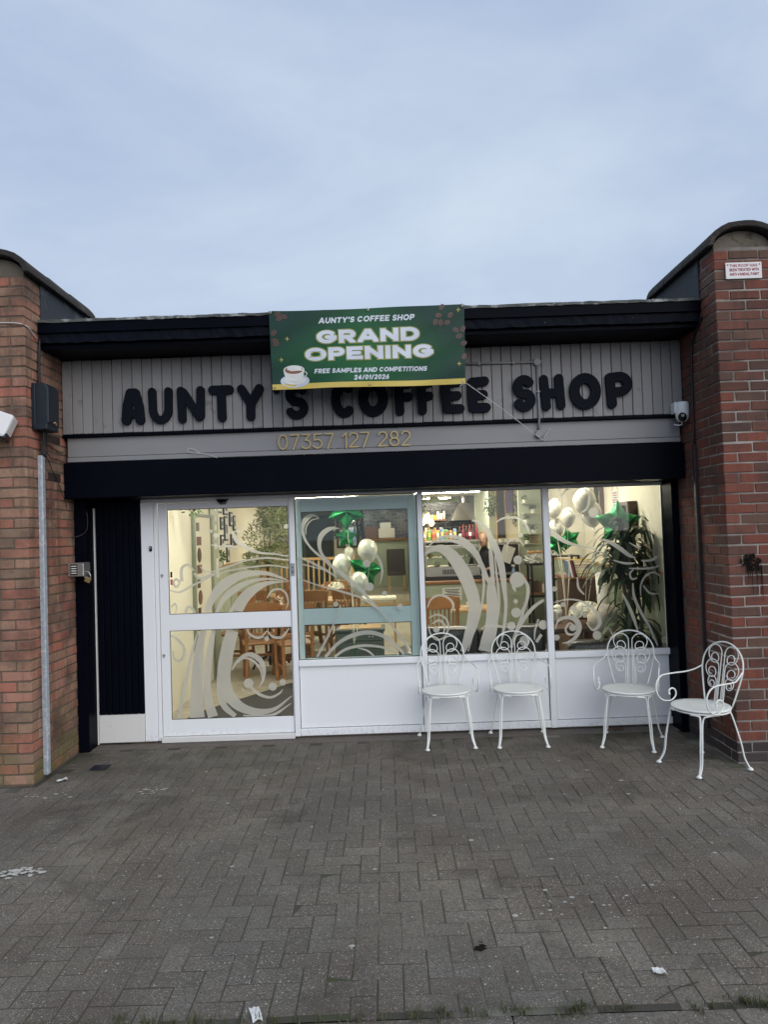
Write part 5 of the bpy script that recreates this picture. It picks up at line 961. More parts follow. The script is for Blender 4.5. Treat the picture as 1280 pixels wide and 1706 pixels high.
# ------------------------------------------------------------------ dining furniture
def dining_chair():
    t = thing('dining_chair', 'x', 'chair')
    B = lambda nm,*b,bev=0.004: MB().box(*b).build(nm, m_oak, t, bev=bev)
    MB().box(-0.21,0.21,-0.21,0.20,0.435,0.465).build('seat', m_oak, t, bev=0.012, seg=2)
    for s in (-1,1):
        MB().obox((s*0.18,-0.17,0.22),(0.042,0.042,0.44),(0,0,0)).build('leg', m_oak, t, bev=0.004)
        MB().tube([(s*0.18,0.23,0.0),(s*0.175,0.185,0.44),(s*0.18,0.205,0.66),(s*0.185,0.245,0.90)],0.021,6).build('leg', m_oak, t)
        B('side_stretcher', s*0.18-0.012,s*0.18+0.012,-0.15,0.19,0.16,0.195)
    B('stretcher', -0.168,0.168,-0.178,-0.160,0.24,0.275)
    V = []; n = 10
    for i in range(n+1):
        u = i/n*2-1; x = u*0.215; y = 0.262-0.045*(u*u)+0.01; zt = 0.935+0.025*(1-u*u)
        V += [(x,y-0.012,0.80),(x,y+0.012,0.80),(x,y+0.022,zt),(x,y-0.002,zt)]
    F = [(i*4+k,i*4+(k+1)%4,i*4+4+(k+1)%4,i*4+4+k) for i in range(n) for k in range(4)]+[(3,2,1,0),(n*4,n*4+1,n*4+2,n*4+3)]
    MB().add(V,F).build('top_rail', m_oak, t, bev=0.004)
    B('lower_rail', -0.175,0.175,0.19,0.214,0.555,0.59)
    for i in range(6): x = -0.125+i*0.05; MB().tube([(x,0.203,0.59),(x,0.25,0.80)],0.009,6).build('spindle', m_oak, t)
    return t
dc = dining_chair()
DC = [(-1.60,2.72,R(-165),'wooden dining chair nearest the sliding door'),(-1.18,3.15,R(100),'wooden dining chair at the end of the first cafe table'),(-1.48,4.25,R(-8),'wooden dining chair behind the first cafe table'),(-2.1,3.6,R(-95),'wooden dining chair against the sage wainscot'),
      (-1.05,4.45,R(175),'wooden dining chair before the second cafe table, by the mullion'),(-0.86,5.9,R(5),'wooden dining chair beyond the second cafe table'),(-1.55,6.6,R(20),'wooden dining chair in front of the pale railing'),(0.68,2.75,R(178),'wooden dining chair before the counter notice'),(-1.9,7.4,R(-30),'wooden dining chair behind the olive tree'),
      (-1.15,2.55,R(-160),'wooden dining chair beside the one nearest the sliding door'),(-1.98,4.35,R(10),'wooden dining chair under the framed pictures'),(-0.55,4.5,R(170),'wooden dining chair in front of the flower table'),(-1.3,5.3,R(-80),'wooden dining chair at the end of the flower table')]
for i,(x,y,rz,lb) in enumerate(DC):
    o = dc if i==0 else copy_tree(dc); o.location = (x,y,0.0085); o.rotation_euler = (0,0,rz); o['label'] = lb; o['group'] = 'wooden dining chairs in the shop'
def table(x, y, lx, ly, label):
    t = thing('cafe_table', label, 'table', (x,y,0.0085), 'cafe tables'); MB().box(x-lx/2,x+lx/2,y-ly/2,y+ly/2,0.725,0.76).build('table_top', m_oakl, t, bev=0.008)
    MB().lathe([(0.03,0.03),(0.045,0.10),(0.025,0.2),(0.035,0.4),(0.022,0.6),(0.07,0.715)],10,(x,y,0.0085)).build('column', m_iron, t)
    for k in range(4):
        a = k*math.pi/2+.785; MB().tube(catmull([(x+.03*math.cos(a),y+.03*math.sin(a),0.22),(x+.14*math.cos(a),y+.14*math.sin(a),0.13),(x+.24*math.cos(a),y+.24*math.sin(a),0.10),(x+.30*math.cos(a),y+.30*math.sin(a),0.025)],4),0.016,6).build('foot', m_iron, t)
table(-1.58,3.45,0.75,0.75,'wooden cafe table nearest the door on an ornate iron foot'); table(-0.80,5.15,0.8,0.7,'wooden cafe table behind the mullion with a bunch of flowers'); table(1.12,3.1,0.6,0.6,'wooden cafe table in front of the counter'); table(-1.9,6.2,0.7,0.7,'wooden cafe table beside the olive tree')
def flowers(x, y, z, r_, n, label, seed, vase=True):
    t = thing('flower_bunch', label, 'flowers', (x,y,z)); rr = random.Random(seed); m = MB()
    if vase: MB().lathe([(0.04,0),(0.06,0.05),(0.045,0.12),(0.055,0.14)],12,(x,y,z)).build('vase', m_wpot, t)
    zc = z+(0.16 if vase else r_*0.7)
    for i in range(n):
        u = Vector((rr.gauss(0,1),rr.gauss(0,1),abs(rr.gauss(0,.8)))).normalized(); c = Vector((x,y,zc))+Vector((u.x*r_,u.y*r_*.9,u.z*r_*.7)); s = u.orthogonal().normalized(); q = u.cross(s); k = r_*0.22; tw_ = rr.uniform(0,3)
        for j in range(5):
            a = tw_+j*1.2566; d = (s*math.cos(a)+q*math.sin(a)); e = u.cross(d); m.add([c,c+d*k*.6+e*k*.4+u*k*.3,c+d*k+u*k*.25,c+d*k*.6-e*k*.4+u*k*.3],[(0,1,2,3)])
    m.build('blossom', m_petal, t, kind='stuff'); return t
flowers(-0.80,5.1,0.76,0.13,70,'white flowers in a small vase on the cafe table',1); flowers(-1.45,3.4,0.76,0.06,20,'small white posy on the first cafe table',5)
# railing along the raised floor
rl = thing('wooden_railing', 'pale wooden balustrade along the raised seating', 'railing', (-1.6,8.6,0.01))
MB().box(-2.55,-0.72,8.57,8.63,1.25,1.31).build('handrail', m_oakl, rl, bev=0.008); MB().box(-2.55,-0.72,8.575,8.625,0.18,0.23).build('bottom_rail', m_oakl, rl)
for i in range(17): MB().box(-2.5+i*0.11,-2.465+i*0.11,8.583,8.617,0.23,1.25).build('baluster', m_oakl, rl)
for x in (-2.57,-0.72): MB().box(x,x+0.08,8.56,8.64,0.01,1.37).build('newel_post', m_oakl, rl)
# back-wall furniture seen through the second pane
MB().box(-2.25,-1.52,14.17,14.215,0.372,2.32).build('back_door', m_teald, label='dark grey-green door at the far back wall', cat='door')
mr = thing('wall_mirror', 'dark framed mirror with trailing vines at the back', 'mirror', (-1.0,13.5,1.4)); MB().box(-1.32,-0.72,13.46,13.50,1.40,2.25).build('frame', m_dwood, mr); MB().box(-1.26,-0.78,13.45,13.459,1.46,2.19).build('glass', m_mirror, mr); MB().box(-1.40,-0.65,13.50,14.21,0.372,2.50).build('partition', m_cream, mr)
leafy('vine', m_vine, mr, [((-1.3,13.4,2.0),(.08,.05,.35)),((-0.74,13.4,2.0),(.08,.05,.38)),((-1.0,13.4,2.27),(.35,.05,.08))], 420, 0.07, 0.02, 8, 0.6)
tl = MB().box(-0.60,0.74,14.16,14.215,1.55,2.50).build('tiled_panel', m_tile, label='black metro tile panel behind the wall clock', cat='tiles')
ck = thing('wall_clock', 'round white wall clock on black tiles', 'clock', (0.12,14.14,2.28)); k = MB().lathe([(0.10,0),(0.105,0.02),(0.09,0.03)],22); MB().add([(0.12+a,14.155-d,2.28+b) for a,b,d in k.v],k.f).build('face', m_wpot, ck)
MB().box(0.116,0.124,14.118,14.122,2.28,2.35).build('hand', m_bframe, ck); MB().obox((0.145,14.12,2.265),(0.06,0.004,0.007),(0,R(30),0)).build('hand', m_bframe, ck)
br_ = thing('rear_bar_counter', 'wooden topped bar counter below the tiled panel', 'counter', (0.05,12.8,0.37)); MB().box(-0.60,0.72,12.55,13.05,1.57,1.63).build('bar_top', m_oak, br_, bev=0.006); MB().box(-0.57,0.70,12.62,13.0,0.372,1.568).build('panel', m_sage, br_)
MB().box(-0.52,-0.20,12.65,12.95,1.632,1.95).build('brown_carton', m_card, label='brown cardboard carton on the rear bar', cat='box', bev=0.004)
MB().box(-0.17,0.27,12.66,12.96,1.632,1.90).build('storage_tub', m_box, label='large white storage tub on the rear bar', cat='box', bev=0.02)
MB().box(-0.12,0.17,12.68,12.94,1.902,2.05).build('takeaway_box', m_wpot, label='smaller white box stacked on the storage tub', cat='box', bev=0.01)
lc = thing('leather_dining_chair', 'high backed dark leather dining chair with pale wooden legs', 'chair', (0.25,11.3,0.37))
MB().box(0.03,0.47,11.42,11.50,0.80,1.37).build('backrest', m_brleather, lc, bev=0.02); MB().box(0.03,0.47,11.05,11.45,0.74,0.86).build('seat', m_brleather, lc, bev=0.02)
for x in (0.05,0.41):
    for y in (11.07,11.42): MB().box(x,x+0.05,y,y+0.05,0.372,0.735).build('leg', m_oakl, lc)
cs = thing('storage_chest', 'dark green slatted chest with a pale top inside the second window', 'chest', (-0.36,3.2,0.0085))
MB().box(-0.66,-0.06,2.98,3.40,0.06,0.50).build('body', m_teald, cs)
for i in range(4): MB().box(-0.665,-0.055,2.962,2.979,0.075+i*0.105,0.172+i*0.105).build('slat', m_teald, cs, bev=0.004)
MB().box(-0.68,-0.04,2.95,3.42,0.501,0.535).build('chest_top', m_teald, cs, bev=0.006); MB().box(-0.63,-0.09,3.0,3.40,0.536,0.545).build('pale_runner', m_oakl, cs)
for x in (-0.24,-0.20): MB().ball((x,2.955,0.44),0.012,0.01,0.012,8,6).build('knob', m_steel, cs)
pt_ = MB().box(-0.02,0.02,3.3,3.34,0.0085,1.05).box(-0.75,-0.71,3.7,3.74,0.0085,1.0).box(-0.75,0.02,3.8,3.86,0.98,1.03); 
tb2 = thing('side_table', 'low pale table with stacked crockery behind the dark chest', 'table', (-0.35,5.4,0.01)); MB().box(-0.62,0.15,5.2,5.7,0.70,0.73).build('table_top', m_box, tb2)
for x in (-0.60,0.10):
    for y in (5.22,5.65): MB().box(x,x+0.035,y,y+0.035,0.0085,0.699).build('leg', m_oakl, tb2)

# ------------------------------------------------------------------ counter zone
ct = thing('service_counter', 'sage panelled service counter with wooden ledge', 'counter', (1.45,4.3,0.0085))
MB().box(0.55,2.05,4.03,4.75,0.012,1.00).build('carcass', m_sage, ct); MB().box(0.53,2.07,3.98,4.80,1.002,1.045).build('ledge', m_oak, ct, bev=0.006); MB().box(0.56,1.40,4.10,4.75,1.047,1.10).build('black_plinth', m_bframe, ct)
for i in range(4):
    x = 0.60+i*0.37; k = MB(); k.box(x,x+0.30,4.012,4.029,0.80,0.90).box(x,x+0.30,4.012,4.029,0.10,0.18).box(x,x+0.05,4.0125,4.029,0.18,0.80).box(x+0.25,x+0.30,4.0125,4.029,0.18,0.80); k.build('panel_moulding', m_sage, ct)
MB().box(0.79,1.07,4.000,4.004,0.77,0.95).build('counter_notice', m_paper, label='white printed notice on the front of the counter', cat='notice')
nt_ = [o for o in COL.objects if o.name=='counter_notice'][0]
for i in range(6): MB().box(0.82+0.02*(i%3),1.04-0.02*(i%2),3.9985,3.9995,0.915-i*0.022,0.925-i*0.022).build('printed_line', m_bframe, nt_)
fd = thing('display_fridge', 'steel and glass cake display fridge on the counter', 'fridge', (0.95,4.4,1.10))
MB().box(0.58,1.36,4.14,4.74,1.10,1.24).build('base', m_steel2, fd, bev=0.005); MB().box(0.58,1.36,4.14,4.74,1.50,1.54).build('top', m_steel2, fd); MB().box(0.58,0.60,4.16,4.74,1.241,1.499).box(1.34,1.36,4.16,4.74,1.241,1.499).build('side_frame', m_steel2, fd)
MB().box(0.601,1.339,4.145,4.150,1.241,1.499).build('front_glass', m_case, fd); MB().box(0.605,1.335,4.20,4.72,1.36,1.368).build('shelf', m_steel2, fd)
for i in range(9): MB().box(0.82+i*0.022,0.832+i*0.022,4.134,4.139,1.13,1.20).build('vent_slot', m_bframe, fd)
rr = random.Random(9)
for i in range(7):
    x = 0.66+i*0.1; z = 1.242 if i%2 else 1.369; cx = rr.choice((m_oakl,m_card,m_box,m_yellow)); MB().lathe([(0.03,0),(0.042,0.02),(0.035,0.05),(0.01,0.06)],10,(x,4.35,z)).build('cake', cx, label='%s cake in the display fridge, counted from the mullion'%('first','second','third','fourth','fifth','sixth','seventh')[i], cat='cake', group='cakes in the display fridge')
cols = [M('drink_%d'%i, c, 0.25) for i,c in enumerate(((0.42,0.17,0.04),(0.12,0.26,0.07),(0.40,0.07,0.05),(0.03,0.022,0.02),(0.16,0.24,0.36),(0.50,0.38,0.12),(0.20,0.03,0.05)))]
sh = thing('drinks_shelf', 'steel shelf of drinks above the display fridge', 'shelf', (1.0,4.9,1.55)); MB().box(0.58,1.46,4.75,5.05,1.585,1.61).build('board', m_steel2, sh)
for x in (0.60,1.42): MB().box(x,x+0.03,4.88,4.92,0.0085,1.584).build('upright', m_steel2, sh)
words_ = ('orange','green','red','black','blue','yellow','dark red')
ORD = ('one','two','three','four','five','six','seven','eight','nine','ten','eleven','twelve','thirteen','fourteen')
for i in range(8):
    x = 0.62+i*0.066; ci = (5,1,0,5,4,1,0,4)[i]; h_ = (0.15,0.17,0.14,0.16,0.19,0.17,0.15,0.18)[i]
    t = thing('snack_packet', '%s snack packet, number %s along the steel shelf'%(words_[ci],ORD[i]), 'packet', (x,4.84,1.61), 'snack packets on the steel shelf')
    MB().obox((x,4.84,1.612+h_/2),(0.058,0.05,h_),(R(-5),0,R((i%3-1)*8))).build('pouch', cols[ci], t, bev=0.012, seg=2); MB().obox((x,4.812,1.61+h_*.55),(0.036,0.004,h_*.35),(R(-5),0,R((i%3-1)*8))).build('label_patch', (m_paper,m_yellow,cols[2])[i%3], t)
for i in range(6):
    x = 1.165+i*0.052; h_ = (0.20,0.23,0.22,0.24,0.23,0.25)[i]
    t = thing('drink_bottle', 'dark drink bottle with a red cap, number %s after the packets'%ORD[i], 'bottle', (x,4.86,1.61), 'dark bottles on the steel shelf')
    MB().lathe([(0.022,0),(0.025,0.01),(0.025,h_*.6),(0.010,h_*.82),(0.010,h_*.92)],10,(x,4.86,1.6105)).build('body', cols[6] if i%2 else cols[3], t, smooth=True); MB().lathe([(0.0255,h_*.25),(0.0255,h_*.5)],10,(x,4.86,1.611)).build('band', cols[6] if i%3 else m_paper, t); MB().lathe([(0.012,h_*.92),(0.012,h_)],10,(x,4.86,1.611)).build('cap', cols[2], t)
hd = thing('extractor_hood', 'dark steel extractor hood over the kitchen', 'hood', (1.62,9.2,1.95))
V = [(1.42,8.9,1.98),(2.05,8.9,1.98),(2.05,9.58,1.98),(1.42,9.58,1.98),(1.62,9.2,2.36),(1.95,9.2,2.36),(1.95,9.58,2.36),(1.62,9.58,2.36)]
MB().add(V,[(0,3,2,1),(4,5,6,7),(0,1,5,4),(1,2,6,5),(2,3,7,6),(3,0,4,7)]).build('canopy', m_steel2, hd); MB().lathe([(0.08,0),(0.08,0.15)],14,(1.75,9.4,2.362)).build('duct', m_steel2, hd)
MB().box(0.80,1.90,9.585,9.598,1.45,2.40).build('kitchen_tiles', m_tile, label='black metro tiles on the kitchen wall behind the hood', cat='tiles')
mb_ = thing('menu_board', 'tall black chalk menu board beside the kitchen', 'menu board', (2.15,6.86,1.6)); MB().box(2.06,2.20,6.85,6.88,1.60,2.46).build('board', m_board, mb_); MB().box(2.045,2.06,6.845,6.885,1.585,2.475).box(2.20,2.215,6.845,6.885,1.585,2.475).build('frame', m_oakl, mb_)
st('menu_wall', m_cream, 2.041, 2.454, 6.90, 6.98, 0.009, CZ-0.001)
MB().box(2.24,2.38,6.86,6.89,2.05,2.46).build('price_list', M('purple_print', (0.16,0.12,0.30), 0.6), label='purple price list high beside the menu board', cat='poster')
cm = thing('coffee_machine', 'black coffee machine loaded with cups at the counter end', 'coffee machine', (1.78,4.35,1.05)); MB().box(1.62,1.94,4.2,4.6,1.047,1.53).build('body', m_bframe, cm, bev=0.01); MB().box(1.60,1.96,4.18,4.62,1.532,1.56).build('cup_tray', m_steel2, cm); MB().box(1.60,1.96,4.10,4.62,1.1,1.13).build('drip_tray', m_steel2, cm)
for i in range(2): MB().tube([(1.70+i*0.14,4.19,1.40),(1.70+i*0.14,4.12,1.36),(1.70+i*0.14,4.05,1.36)],0.014,7).build('portafilter', m_bframe, cm)
for i in range(8): MB().lathe([(0.022,0),(0.035,0.05),(0.033,0.05)],10,(1.63+(i%4)*0.085,4.27+(i//4)*0.12,1.562)).build('cup', m_wpot, label='%s white cup from the mullion in the %s row on the coffee machine'%(('first','second','third','fourth')[i%4],('front','rear')[i//4]), cat='cup', group='cups on the coffee machine')
pp = MB().obox((1.73,3.955,1.40),(0.17,0.004,0.24),(R(-6),R(22),0)); pp.build('tilted_paper', m_paper, label='white sheet of paper stuck crooked on the coffee machine screen', cat='paper')
bo = thing('spray_bottle', 'blue spray bottle standing on the counter ledge', 'bottle', (1.83,4.05,1.05)); MB().lathe([(0.03,0),(0.032,0.1),(0.015,0.15),(0.012,0.17)],12,(1.83,4.05,1.046)).build('body', cols[4], bo, smooth=True); MB().box(1.80,1.85,4.04,4.06,1.217,1.245).build('trigger', m_wpot, bo)
# wall shelves
su = thing('wall_shelf_unit', 'sage corner unit with small floating shelves', 'shelf', (2.18,4.5,0.01)); MB().box(2.02,2.45,4.50,4.60,0.0095,CZ-0.002).build('back_panel', m_sage, su)
for i,z in enumerate((2.13,1.98,1.83,1.68,1.53)):
    MB().box(2.06,2.29,4.36,4.498,z-0.012,z).build('shelf_board', m_sage, su)
    x = (2.10,2.22,2.11,2.22,2.11)[i]; t = thing('shelf_pot', 'small white pot on the %s floating shelf'%('top','second','third','fourth','lowest')[i], 'pot', (x,4.43,z), 'white pots on the floating shelves'); MB().lathe([(0.026,0),(0.035,0.055),(0.032,0.055)],12,(x,4.43,z+0.001)).build('pot', m_wpot, t); leafy('leaves', m_vine, t, [((x,4.43,z+0.075),(.035,.035,.025))], 40, 0.035, 0.01, i)
bk_ = thing('wire_basket', 'wire basket on the lowest floating shelf', 'basket', (2.22,4.42,1.53))
for k in range(5): MB().tube([(2.17+0.10*u,4.38+0.08*v,1.545+k*0.025) for u,v in ((0,0),(1,0),(1,1),(0,1))],0.004,5,True).build('wire', m_oak, bk_)
vn = MB(); 
lv = leafy('hanging_vine', m_vine, None, [((2.36,6.7,2.1),(.06,.06,.3)),((1.95,6.8,2.2),(.12,.1,.2)),((0.66,6.3,2.25),(.06,.2,.15))], 380, 0.06, 0.018, 21, 0.8); tag(lv, 'trailing green vine hanging by the menu wall', 'plant')
tr_ = thing('pastry_stand', 'dark stand with a tray of pastries near the shelves', 'stand', (2.1,3.8,0.01)); MB().box(1.97,2.30,3.62,3.95,1.24,1.27).build('tray', m_bframe, tr_)
for x in (1.99,2.25):
    for y in (3.64,3.90): MB().box(x,x+0.03,y,y+0.03,0.0085,1.239).build('leg', m_bframe, tr_)
MB().box(1.98,2.28,3.64,3.93,0.80,0.83).build('lower_shelf', m_bframe, tr_)
leafy('paper_shred', m_paper, tr_, [((2.12,3.78,1.33),(.14,.12,.06))], 170, 0.06, 0.012, 31)
for i in range(5): MB().ball((2.0+i*0.05,3.74+0.04*(i%2),1.42),0.035,0.03,0.022,10,6).build('bread_roll', m_oakl, label='bread roll %s along the pastry tray'%('first','second','third','fourth','last')[i], cat='bread', group='bread rolls on the pastry stand')

# ------------------------------------------------------------------ person behind the counter
def person():
    t = thing('person', 'person with tied fair hair and dark top leaning over the counter', 'person')
    J = [((0,0,0.93),.125),((0,-.02,1.05),.115),((0,-.06,1.2),.12),((0,-.10,1.34),.125),((0,-.13,1.43),.06),((0,-.155,1.50),.05),
         ((-.17,-.12,1.37),.052),((-.22,-.20,1.17),.042),((-.16,-.40,1.08),.034),((-.12,-.50,1.08),.026),((.17,-.12,1.37),.052),((.24,-.24,1.19),.042),((.20,-.45,1.16),.034),((.17,-.55,1.17),.026),
         ((-.09,.0,.86),.09),((-.10,-.01,.48),.062),((-.10,.02,.09),.042),((-.10,-.10,.035),.036),((.09,.0,.86),.09),((.10,-.01,.48),.062),((.10,.02,.09),.042),((.10,-.10,.035),.036)]
    Ed = [(0,1),(1,2),(2,3),(3,4),(4,5),(3,6),(6,7),(7,8),(8,9),(3,10),(10,11),(11,12),(12,13),(0,14),(14,15),(15,16),(16,17),(0,18),(18,19),(19,20),(20,21)]
    me = bpy.data.meshes.new('clothed_body'); me.from_pydata([j[0] for j in J],Ed,[]); o = link('clothed_body', me, t)
    md = o.modifiers.new('skin','SKIN'); 
    for i,j in enumerate(J): sv = me.skin_vertices[0].data[i]; sv.radius = (j[1],j[1]*(0.8 if i<4 else 1)); sv.use_root = (i==0)
    o.modifiers.new('sub','SUBSURF').levels = 2; o.modifiers['sub'].render_levels = 2
    me.materials.append(M('dark_top', (0.03,0.028,0.035), 0.8))
    m_skin = M('skin', (0.52,0.31,0.22), 0.5, var=0.06)
    h = MB(); h.lathe([(0.012,-.115),(0.045,-.105),(0.062,-.07),(0.072,-.02),(0.077,.03),(0.07,.075),(0.045,.105),(0.002,.118)],18,(0,-.20,1.60),0.92,1.12); hd_ = h.build('head', m_skin, t, smooth=True)
    nz_ = MB().add([(-.012,-.282,1.585),(.012,-.282,1.585),(0,-.306,1.578),(0,-.283,1.62)],[(0,2,3),(2,1,3),(0,1,2)]); nz_.build('nose', m_skin, hd_)
    for s in (-1,1): MB().ball((s*.028,-.277,1.612),.009,.006,.006,8,6).build('eye', m_bframe, hd_); MB().ball((s*.071,-.195,1.60),.012,.018,.028,8,6).build('ear', m_skin, hd_)
    MB().box(-.022,.022,-.279,-.276,1.548,1.554).build('mouth', m_card, hd_)
    m_hair = M('fair_hair', (0.30,0.19,0.085), 0.5, var=0.35, sc=30)
    hh = MB().lathe([(0.080,-.02),(0.086,.03),(0.079,.085),(0.05,.118),(0.002,.13)],18,(0,-.18,1.605),0.95,1.12); hh.tube(catmull([(0,-.085,1.66),(0,-.03,1.62),(0,-.02,1.53),(.01,-.03,1.44)],4),[.03]*4+[.038]*4+[.03]*4+[.008],8); hh.build('hair', m_hair, t, smooth=True)
    for s,wp in ((-1,(-.12,-.50,1.08)),(1,(.17,-.55,1.17))):
        m = MB(); W = Vector(wp); m.ball(W+Vector((0,-.035,0)),.038,.045,.018,10,7)
        for f in range(4): x = (f-1.5)*.019; L = (.06,.07,.066,.052)[f]; m.tube([W+Vector((x,-.06,0)),W+Vector((x*1.1,-.06-L*.55,-.004)),W+Vector((x*1.1,-.06-L,-.022))],[.0088,.008,.0065],7)
        m.tube([W+Vector((-s*.03,-.02,0)),W+Vector((-s*.055,-.05,-.008)),W+Vector((-s*.06,-.085,-.016))],[.011,.0095,.007],7); m.build('hand', m_skin, t, smooth=True)
    t.location = (1.60,5.15,0.0085); t.rotation_euler = (0,0,R(-20)); return t
person()

# ------------------------------------------------------------------ sofas by the window
def sofa(x0, x1, y0, y1, zb, mat, label, arms=True):
    t = thing('sofa', label, 'sofa', ((x0+x1)/2,(y0+y1)/2,0.0085)); MB().box(x0,x1,y0,y1,0.06,0.34).build('base', mat, t, bev=0.03, seg=3)
    n = max(1,round((x1-x0)/0.7)); w_ = (x1-x0-0.3*(1 if arms else 0))/n; xa = x0+(0.15 if arms else 0)
    for i in range(n):
        MB().box(xa+i*w_+.004,xa+(i+1)*w_-.004,y0+.20,y1-.02,0.342,0.48).build('seat_cushion', mat, t, bev=0.045, seg=4, smooth=True)
        MB().box(xa+i*w_+.004,xa+(i+1)*w_-.004,y0+.01,y0+.22,0.482,zb).build('back_cushion', mat, t, bev=0.07, seg=4, smooth=True)
    if arms:
        for a in (x0,x1-.15): MB().box(a+.002,a+.148,y0,y1,0.342,0.62).build('arm', mat, t, bev=0.05, seg=4, smooth=True)
    for x in (x0+.06,x1-.1):
        for y in (y0+.06,y1-.1): MB().box(x,x+.04,y,y+.04,0.0085,0.059).build('foot', m_dwood, t)
    return t
sofa(0.10,1.58,0.22,1.02,0.875,m_leather,'black leather sofa backed against the third window'); sofa(1.62,2.43,0.20,0.62,0.72,m_leather,'low black leather bench under the potted plant window',False)
bt = thing('brown_side_table', 'dark brown table behind the low bench', 'table', (1.85,1.05,0.0085)); MB().box(1.60,2.12,0.75,1.35,0.72,0.77).build('table_top', m_dwood, bt, bev=0.008)
for x in (1.62,2.05):
    for y in (0.77,1.28): MB().box(x,x+.045,y,y+.045,0.0085,0.719).build('leg', m_dwood, bt)
flowers(1.98,0.92,0.77,0.16,130,'large white hydrangea bunch on the dark brown table',2,False)
fu = MB().ball((2.10,0.74,0.84),0.16,0.10,0.15,18,12); fu.build('fur_cushion', m_fur, jit=0.006, smooth=True, label='shaggy cream faux fur cushion beside the hydrangeas', cat='cushion')
for i,x in enumerate((1.66,1.73)):
    t = thing('gold_vase', ('small cream ribbed vase nearest the mullion','small cream ribbed vase beside the hydrangeas')[i], 'vase', (x+0.02,1.15,0.77), 'cream vases'); MB().lathe([(0.03,0),(0.045,0.03),(0.04,0.08),(0.048,0.12),(0.04,0.14)],14,(x+0.02,1.15,0.771)).build('body', m_box, t, smooth=True); MB().ball((x+0.02,1.15,0.93),.04,.04,.03,10,6).build('flower_head', m_petal, t)
wv = thing('tall_vase', 'tall white tapered vase beside the strap-leaved plant', 'vase', (2.27,1.3,0.0085)); MB().lathe([(0.05,0.6),(0.06,0.9),(0.075,1.25),(0.068,1.25)],16,(2.27,1.3,0.0085)).build('body', m_wpot, wv, smooth=True); MB().lathe([(0.12,0.0),(0.12,0.02),(0.03,0.03),(0.03,0.58),(0.10,0.60)],14,(2.27,1.3,0.0085)).build('stand', m_dwood, wv)
# books on a chair-side cabinet
cbn = thing('book_cabinet', 'dark wooden cabinet carrying a pile of books', 'cabinet', (2.2,2.0,0.0085)); MB().box(2.02,2.42,1.75,2.25,0.0085,1.17).build('body', m_dwood, cbn, bev=0.006); MB().box(2.0,2.43,1.73,2.27,1.171,1.19).build('top', m_oak, cbn)
z = 1.1905
for i in range(6):
    h_ = (0.035,0.03,0.04,0.028,0.034,0.026)[i]; x = 2.20+random.uniform(-.015,.015); t = thing('book', '%s book in the pile on the dark cabinet'%('lowest','second','third','fourth','fifth','topmost')[i], 'book', (x,1.88,z), 'books piled on the cabinet')
    MB().box(x-.10,x+.10,1.80,1.96,z+.004,z+h_-.004).build('pages', m_box, t); MB().box(x-.105,x+.105,1.795,1.965,z+.0005,z+.004).box(x-.105,x+.105,1.795,1.965,z+h_-.004,z+h_-.0005).build('cover', (m_card,m_yellow,m_box,cols[6],m_oakl,m_yellow)[i], t); z += h_
for i in range(4):
    x = 2.03+i*0.022; MB().obox((x,1.80,1.285),(0.018,0.13,0.19),(0,R(-12),0)).build('leaning_book', (cols[4],m_paper,cols[6],m_bframe)[i], label='%s upright book leaning against the pile'%('blue','white','dark red','black')[i], cat='book', group='leaning books')
# strap-leaved plant
dp = thing('dracaena_plant', 'tall drooping strap-leaved plant in a pot at the window', 'plant', (2.27,0.45,0.0085))
MB().lathe([(0.11,0.0),(0.14,0.40),(0.15,0.66),(0.155,0.70),(0.135,0.70),(0.13,0.64)],20,(2.27,0.42,0.0085)).build('pot', m_pot, dp, smooth=True); MB().lathe([(0.131,0.0),(0.131,0.01)],20,(2.27,0.42,0.655)).build('soil', m_bark, dp)
rr = random.Random(6); lv = MB(); cn = MB()
for (hx,hy,hz_,cnt) in ((2.24,0.42,1.58,70),(2.19,0.45,1.36,60),(2.30,0.40,1.18,50),(2.25,0.42,0.80,45)):
    cn.tube([(2.27,0.42,0.66),((2.27+hx)/2,(0.42+hy)/2,(0.66+hz_)/2),(hx,hy,hz_)],0.016,7)
    for i in range(cnt):
        a = rr.uniform(0,6.283); L = rr.uniform(0.30,0.56); e = rr.uniform(0.1,1.3); w_ = rr.uniform(0.010,0.017); P = []
        p = Vector((hx,hy,hz_-rr.uniform(0,.16))); d = Vector((math.cos(a)*math.cos(e)*.62,math.sin(a)*math.cos(e)*.5,math.sin(e)))
        for k in range(8):
            P.append(p.copy()); p = p+d*(L/7); d = (d+Vector((0,0,-0.46*(0.5+k*.17)))).normalized()
        for k in range(8): P[k].y = min(max(P[k].y,0.15),0.9); P[k].x = min(P[k].x,2.425)
        s = Vector((-math.sin(a),math.cos(a),0)); V = []
        for k in range(8): q = w_*(0.5+1.0*math.sin(math.pi*min(1,k/7*.85+.12))); V += [P[k]+s*q,P[k]-s*q]
        lv.add(V,[(2*k,2*k+1,2*k+3,2*k+2) for k in range(7)])
cn.build('cane', m_bark, dp, smooth=True); lv.build('crown', m_drac, dp)
